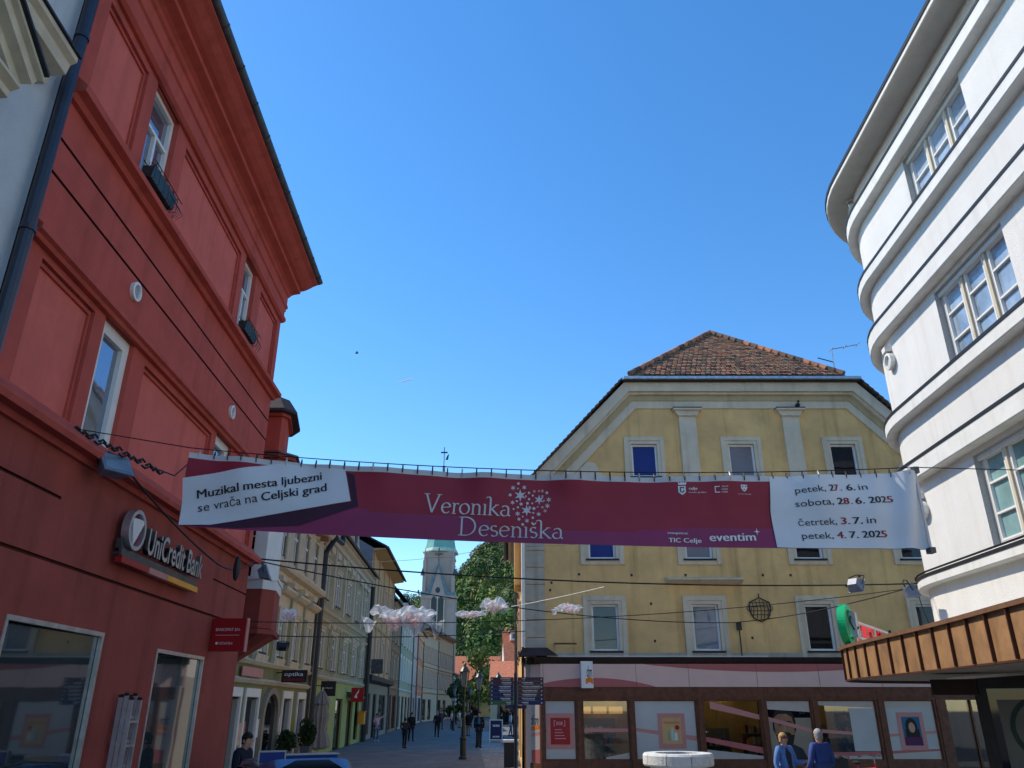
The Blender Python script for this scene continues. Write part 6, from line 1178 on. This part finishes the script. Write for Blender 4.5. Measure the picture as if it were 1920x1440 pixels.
# ------------------------------------------------------------------ blue patrol car
t = thing('patrol_car', 'dark blue car with a roof light bar and small blue sign by the red building', 'car', (-3.15, 12.2, 0), rz=R(28)); t.scale = (.92, .92, .93)
cx = -3.15; cy = 12.2; ROOT[t.name] = Vector((cx, cy, 0)); C_ = Vector((cx, cy, 0))
def loft(secs, nm, m, par, smooth=True, sub=2):          # secs: list of (y, [(x,z)...]) open arcs mirrored
    bm = bmesh.new(); rows = []
    for y, pts in secs: rows.append([bm.verts.new((cx+x, cy+y, z)) for x, z in pts]+[bm.verts.new((cx-x, cy+y, z)) for x, z in pts[::-1]])
    for i in range(len(rows)-1):
        for k in range(len(rows[0])-1): bm.faces.new([rows[i][k], rows[i][k+1], rows[i+1][k+1], rows[i+1][k]])
    for r in (rows[0], rows[-1]): bm.faces.new(r)
    bmesh.ops.recalc_face_normals(bm, faces=bm.faces); bmesh.ops.subdivide_edges(bm, edges=bm.edges, cuts=sub, use_grid_fill=True, smooth=1.0) if sub else None
    me = D.meshes.new(nm); bm.to_mesh(me); bm.free(); me.polygons.foreach_set('use_smooth', [smooth]*len(me.polygons)); me.materials.append(M[m]); me.transform(Matrix.Translation(-ROOT[t.name])); o = D.objects.new(nm, me); COL.objects.link(o); o.parent = par; return o
sd = lambda w, z0, z1: [(w*.92, z0), (w, z0+.12), (w, (z0+z1)/2), (w*.97, z1-.06), (w*.9, z1)]
body = loft([(-2.15, sd(.72, .35, .75)), (-1.95, sd(.84, .25, .85)), (-1.2, sd(.88, .22, .95)), (0, sd(.89, .22, .98)), (1.3, sd(.88, .22, .93)), (1.95, sd(.82, .25, .8)), (2.1, sd(.7, .35, .7))], 'body', 'car_blue', t)
loft([(-1.75, [(.80, .9), (.78, .95), (.70, .98)]), (-1.25, [(.80, .93), (.68, 1.32), (.58, 1.36)]), (-.5, [(.80, .95), (.66, 1.38), (.54, 1.435)]), (.3, [(.80, .95), (.66, 1.38), (.54, 1.43)]), (.75, [(.80, .95), (.68, 1.32), (.58, 1.36)]), (1.45, [(.80, .9), (.78, .93), (.70, .96)])], 'cabin_glass', 'glass_dark', t)
loft([(-1.2, [(.66, 1.345), (.58, 1.385), (.2, 1.40)]), (-.5, [(.65, 1.40), (.55, 1.455), (.2, 1.475)]), (.25, [(.65, 1.40), (.55, 1.45), (.2, 1.47)]), (.7, [(.66, 1.345), (.58, 1.385), (.2, 1.40)])], 'roof', 'car_blue', t)
for sx in (-1, 1):
    mb = MB(); mb.tube([(cx+sx*.62, cy-1.0, 1.43), (cx+sx*.60, cy-.3, 1.50), (cx+sx*.62, cy+.5, 1.43)], .018, 6); mb.build('roof_rail', 'car_silver', t)
    for yy in (-1.35, 1.35):
        mb = MB(); mb.lathe([(.31, -.1), (.33, -.08), (.33, .08), (.31, .1)], (cx+sx*.80, cy+yy, .33), 20, 0, 'u'); w = mb.build('wheel', 'rubber', t); mb = MB(); mb.lathe([(.2, -.11), (.2, .11)], (cx+sx*.80, cy+yy, .33), 14, 0, 'u'); mb.build('rim', 'car_silver', w)
    mb = MB(); mb.ball((cx+sx*1.0, cy+.62, 1.02), .1, 7, 0, (1.1, .7, .8)); mb.build('mirror', 'car_blue', t); MB().box(cx+sx*.62-.09, cx+sx*.62+.09, cy-2.16, cy-2.1, .62, .78).build('tail_lamp', 'sign_red', t)
MB().box(cx-.52, cx+.60, cy-.55, cy-.28, 1.505, 1.53).build('light_bar', 'car_silver', t); MB().box(cx-.50, cx+.58, cy-.53, cy-.3, 1.531, 1.585).build('light_bar_lens', 'blind_blue', t); MB().box(cx-.53, cx+.61, cy-.56, cy-.27, 1.586, 1.60).build('light_bar_top', 'pale_blue', t)
for x in (-.4, .48): MB().box(cx+x-.03, cx+x+.03, cy-.44, cy-.38, 1.44, 1.504).build('light_bar_foot', 'black_metal', t)
sp = MB().box(cx-.60, cx-.24, cy-.62, cy-.59, 1.50, 1.64).build('roof_sign', 'blind_blue', t); MB().box(cx-.62, cx-.60, cy-.63, cy-.58, 1.48, 1.66).box(cx-.24, cx-.22, cy-.63, cy-.58, 1.48, 1.66).box(cx-.60, cx-.24, cy-.63, cy-.58, 1.64, 1.66).build('sign_frame', 'pale_blue', sp)
t2 = thing('traffic_mirror', 'round metal lamp reflector behind the patrol car roof', 'lamp', (-2.55, 12.9, 0)) if 0 else None

# ------------------------------------------------------------------ people
def person(lab, x, y, rz, h=1.75, hair='hair_dark', top='black_cloth', legs='charcoal', shoes='rubber', skin='skin', arms=None, step=.16, fem=False, detail=1, long_hair=False, coat=0., scarf=None, phone=False, grp='people in the street', bald=False, inner=None):
    t = thing('person', lab, 'person', (x, y, 0), grp, rz); s_ = h/1.75
    J = dict(pelvis=(0, 0, .95), waist=(0, 0, 1.08), chest=(0, .01, 1.28), neck=(0, .015, 1.47), head=(0, -.01, 1.56), crown=(0, -.005, 1.66))
    A = arms or {}
    for sd_, k in (('l', 1), ('r', -1)):
        J['sh'+sd_] = (k*.175, .01, 1.42); J['el'+sd_] = (k*.24, .03, 1.15); J['wr'+sd_] = (k*.23, -.06, .90); J['hd'+sd_] = (k*.225, -.09, .82)
        J['hip'+sd_] = (k*.09, 0, .90); J['kn'+sd_] = (k*.10, -.02-k*step*.5, .50); J['an'+sd_] = (k*.10, .03-k*step, .08); J['to'+sd_] = (k*.12, -.12-k*step, .035)
    J.update(A)
    def skin_mesh(nm, edges, rad, m, lv, par, root='pelvis', extra=None):
        names = []; 
        for e in edges:
            for n_ in e:
                if n_ not in names: names.append(n_)
        me = D.meshes.new(nm); P_ = {**J, **(extra or {})}; me.from_pydata([Vector(P_[n_])*s_ for n_ in names], [(names.index(a), names.index(b)) for a, b in edges], []); o = D.objects.new(nm, me); COL.objects.link(o)
        sk = o.modifiers.new('s', 'SKIN'); sk.use_smooth_shade = True; sub = o.modifiers.new('u', 'SUBSURF'); sub.levels = sub.render_levels = lv
        for i, n_ in enumerate(names): r = rad.get(n_, .05); r = r if isinstance(r, tuple) else (r, r); v = me.skin_vertices[0].data[i]; v.radius = (r[0]*s_, r[1]*s_); v.use_root = (n_ == root)
        bpy.context.view_layer.update(); m2 = D.meshes.new_from_object(o.evaluated_get(bpy.context.evaluated_depsgraph_get())); D.objects.remove(o); m2.name = nm; m2.materials.clear(); m2.materials.append(M[m]); o = D.objects.new(nm, m2); COL.objects.link(o); o.parent = par; return o
    sp_ = [('pelvis', 'waist'), ('waist', 'chest'), ('chest', 'neck'), ('neck', 'head'), ('head', 'crown')]
    ed = list(sp_); rad = dict(pelvis=(.13, .10), waist=(.115, .09), chest=(.14, .105), neck=.052, head=(.075, .088), crown=(.07, .08)); ex = {}
    for q in 'lr':
        ed += [('chest', 'sh'+q), ('sh'+q, 'el'+q), ('el'+q, 'wr'+q), ('wr'+q, 'hd'+q), ('pelvis', 'hip'+q), ('hip'+q, 'kn'+q), ('kn'+q, 'an'+q), ('an'+q, 'to'+q)]
        rad.update({'sh'+q: .058, 'el'+q: .042, 'wr'+q: .028, 'hd'+q: (.036, .02), 'hip'+q: .085, 'kn'+q: .055, 'an'+q: .038, 'to'+q: .03})
        if detail > 1:                                   # palm with five separate fingers
            w, hd = Vector(J['wr'+q]), Vector(J['hd'+q]); d = (hd-w).normalized(); sidev = d.cross(Vector((0, 0, 1)) if abs(d.z) < .8 else Vector((0, 1, 0))).normalized(); palm = d.cross(sidev)
            for i, (o_, L) in enumerate(((-.026, .062), (-.009, .075), (.009, .07), (.025, .055))):
                a, b, c_ = f'f{q}{i}a', f'f{q}{i}b', f'f{q}{i}c'; ex[a] = tuple(hd+d*.03+sidev*o_); ex[b] = tuple(hd+d*(.03+L*.55)+sidev*o_*1.25+palm*.008); ex[c_] = tuple(hd+d*(.03+L)+sidev*o_*1.3+palm*.028)
                ed += [('hd'+q, a), (a, b), (b, c_)]; rad.update({a: .010, b: .0092, c_: .0078})
            a, b = f't{q}a', f't{q}b'; ex[a] = tuple(hd-d*.005+sidev*.045+palm*.01); ex[b] = tuple(hd+d*.03+sidev*.062+palm*.024); ed += [('hd'+q, a), (a, b)]; rad.update({a: .011, b: .009})
    body = skin_mesh('body', ed, rad, skin, detail, t, extra=ex)
    te = [('pelvis', 'waist'), ('waist', 'chest'), ('chest', 'col')]; tr_ = dict(pelvis=(.165+coat, .13+coat), waist=(.145, .118), chest=(.17, .13), col=.066); ex2 = {'col': (0, .015, 1.45), 'hem': (0, 0, .82)}
    te.append(('pelvis', 'hem')); tr_['hem'] = (.17+coat, .135+coat)
    for q in 'lr': te += [('chest', 'sh'+q), ('sh'+q, 'el'+q), ('el'+q, 'wr'+q)]; tr_.update({'sh'+q: .078, 'el'+q: .06, 'wr'+q: .043})
    jk = skin_mesh('jacket', te, tr_, top, detail, t, extra=ex2)
    le = []; lr = {'pelvis': (.135, .11)}
    for q in 'lr': le += [('pelvis', 'hip'+q), ('hip'+q, 'kn'+q), ('kn'+q, 'an'+q)]; lr.update({'hip'+q: .098, 'kn'+q: .068, 'an'+q: .055})
    skin_mesh('trousers', le, lr, legs, 1, t)
    for q in 'lr': a, b = Vector(J['an'+q]), Vector(J['to'+q]); mb = MB(); mb.tube([(a+Vector((0, .05, -.035)))*s_, (a+Vector((0, -.02, -.02)))*s_, b*s_, (b+Vector((0, -.04, -.005)))*s_], [.045*s_, .05*s_, .045*s_, .025*s_], 8); mb.build('shoe', shoes, t, smooth=True)
    hc = (Vector(J['head'])*.35+Vector(J['crown'])*.65)
    if not bald:
        mb = MB(); n = 14
        for i in range(7):
            pass
        ring = []
        for i in range(8):
            ph = math.pi*.5*(1-i/7*1.5); rr = []
            for k in range(n):
                a = 2*math.pi*k/n; front = max(0, -math.sin(a)); zz = math.sin(ph); 
                if zz < 0: zz *= (1-front)*(1.0)
                r = math.cos(ph) if ph > 0 else 1-.12*(i/7)
                zz = max(zz, .28*front if front > .35 else -2)
                rr.append(mb.P(((hc.x+.092*r*math.cos(a))*s_, (hc.y+.012+.107*r*math.sin(a)*(1 if math.sin(a) > 0 else .93))*s_, (hc.z+.005+.115*zz)*s_)))
            ring.append(rr)
        for i in range(7):
            for k in range(n): mb.f.append([ring[i][k], ring[i][(k+1) % n], ring[i+1][(k+1) % n], ring[i+1][k]]); mb.m.append(0)
        hr = mb.build('hair', hair, t, smooth=True)
        if long_hair: mb = MB(); mb.tube([(hc+Vector((0, .06, .04)))*s_, (hc+Vector((0, .09, -.1)))*s_, (hc+Vector((0, .1, -.28)))*s_], [.09*s_, .1*s_, .06*s_], 10); mb.build('long_hair', hair, hr, smooth=True)
    if detail > 1:
        f = Vector(J['head'])+Vector((0, 0, .035)); mb = MB(); mb.tube([(f+Vector((0, -.092, .025)))*s_, (f+Vector((0, -.108, -.012)))*s_], [.008*s_, .014*s_], 6); mb.build('nose', skin, body, smooth=True)
        for k in (-1, 1):
            mb = MB(); mb.ball((f+Vector((k*.032, -.082, .026)))*s_, .0095*s_, 6, 0, (1.3, .6, .8)); mb.build('eye', 'hair_dark', body); mb = MB(); mb.ball((f+Vector((k*.083, .01, .0)))*s_, .024*s_, 6, 0, (.4, .8, 1.3)); mb.build('ear', skin, body)
        mb = MB(); mb.ball((f+Vector((0, -.086, -.042)))*s_, .02*s_, 6, 0, (1.2, .45, .35)); mb.build('mouth', 'lips', body)
    if inner: mb = MB(); mb.slab([(-.05, 1.0), (.05, 1.0), (.062, 1.3), (.04, 1.43), (-.04, 1.43), (-.062, 1.3)], 0, 0) if 0 else None; ib = MB(); ib.tube([Vector((0, -.075, .86))*s_, Vector((0, -.072, 1.1))*s_, Vector((0, -.072, 1.3))*s_, Vector((0, -.02, 1.42))*s_], [.085*s_, .075*s_, .08*s_, .05*s_], 10); ib.build('shirt', inner, t, smooth=True)
    if phone: p = Vector(J['hdr'])*s_; MB().box(p.x-.035, p.x+.035, p.y-.02, p.y-.01, p.z-.01, p.z+.13).build('phone', 'black_metal', t)
    return t
person('blonde woman in a light blue denim jacket gesturing with one hand', 5.42, 17.0, R(28), 1.62, 'hair_blond', 'denim', 'navy', 'white_cloth', detail=2, step=.03, fem=True, grp='couple talking by the bicycles', inner='charcoal',
       arms=dict(ell=(.27, -.02, 1.14), wrl=(.30, -.24, 1.16), hdl=(.315, -.31, 1.19), elr=(-.25, .04, 1.14), wrr=(-.24, -.04, .90), hdr=(-.235, -.06, .82)))
person('grey haired man in a blue jacket seen from behind facing the blonde woman', 6.02, 16.7, R(195), 1.70, 'hair_grey', 'blue_jacket', 'navy', detail=2, step=.04, grp='couple talking by the bicycles', coat=.02,
       arms=dict(ell=(.25, .02, 1.14), wrl=(.22, -.16, 1.0), hdl=(.20, -.24, 1.02)))
person('dark haired man in a black jacket looking down beside the patrol car', -4.42, 14.1, R(75), 1.72, 'hair_dark', 'navy', 'charcoal', detail=2, step=.03, grp='people in the street', arms=dict(head=(0, -.04, 1.555), crown=(0, -.055, 1.65), elr=(-.25, -.02, 1.15), wrr=(-.16, -.22, 1.12), hdr=(-.10, -.28, 1.16)), coat=.02)
person('woman in pink top and jeans pointing with a raised arm by the letter box', -8.75, 54.6, R(40), 1.66, 'hair_dark', 'pink_cloth', 'jeans', 'white_cloth', step=.04, fem=True, arms=dict(ell=(.40, -.08, 1.52), wrl=(.62, -.14, 1.66), hdl=(.70, -.16, 1.71), elr=(-.26, -.02, 1.16), wrr=(-.12, -.2, 1.2), hdr=(-.05, -.24, 1.22)))
person('slim figure in black with hands at the waist walking up the street', -5.8, 45.9, R(165), 1.52, 'hair_dark', 'charcoal', 'black_cloth', step=.1, arms=dict(ell=(.30, .05, 1.2), wrl=(.17, -.06, 1.03), hdl=(.12, -.09, 1.02), elr=(-.30, .05, 1.2), wrr=(-.17, -.06, 1.03), hdr=(-.12, -.09, 1.02)))
person('long haired person in a long black coat behind the slim figure', -6.55, 55, R(20), 1.72, 'hair_dark', 'black_cloth', 'black_cloth', fem=True, long_hair=True, coat=.05)
person('man in an open navy jacket over a bright blue shirt at the lamp post', -1.80, 46.3, R(-5), 1.84, 'hair_dark', 'navy', 'charcoal', step=.12, inner='teal_cloth', coat=.03)
person('person in a black jacket and black trousers walking in mid street', -5.5, 62, R(10), 1.74, 'hair_grey', 'black_cloth', 'black_cloth')
person('person in a black puffer jacket and khaki trousers near the nearest lamp', -3.3, 64, R(-10), 1.76, 'hair_dark', 'black_cloth', 'khaki', coat=.06, step=.08)
for i, (x, y, h, a, b, lab) in enumerate(((-6.0, 84, 1.66, 'pink_cloth', 'black_cloth', 'person in a pink top and black trousers far down the street'), (-5.5, 88, 1.7, 'beige', 'khaki', 'person in pale clothes beside the pink topped walker'), (-5.0, 86, 1.72, 'navy', 'white_cloth', 'person in a navy top and white trousers far down the street'), (-6.9, 82, 1.74, 'plum_cloth', 'charcoal', 'person in a plum jacket left of the pink topped walker'), (-4.35, 90, 1.7, 'black_cloth', 'navy', 'dark clothed person standing behind the khaki trousers walker'), (-.75, 60, 1.72, 'black_cloth', 'black_cloth', 'dark clothed person standing behind the pavement board'), (-.1, 64, 1.68, 'white_cloth', 'jeans', 'person in a white top on the sunny terrace behind the signpost'), (.25, 62, 1.7, 'charcoal', 'navy', 'person in charcoal clothes on the terrace behind the signpost'))):
    person(lab, x, y, R(rn.uniform(-30, 200)), h, rn.choice(('hair_dark', 'hair_blond', 'hair_dark')), a, b, step=rn.choice((.03, .14)))
# contrail and a far bird in the sky
a, b = hitY(744, 718, 2600), hitY(771, 711, 2600); mb = MB(); mb.tube([a, a.lerp(b, .3), a.lerp(b, .7), b], [.5, 1.6, 2.0, 2.4], 6); tag(mb.build('contrail', 'contrail', None, loc=a), 'short white aircraft trail in the blue sky', 'contrail')
p = hitY(669, 662, 60); t = thing('bird', 'tiny dark bird flying high in the open sky', 'bird', p); mb = MB(); mb.ball(p, .09, 6, 0, (1.8, .8, .7)); mb.slab([(p.x-.02, p.z), (p.x+.1, p.z+.02), (p.x+.05, p.z+.14)], p.y-.2, p.y-.01); mb.build('body', 'charcoal', t)
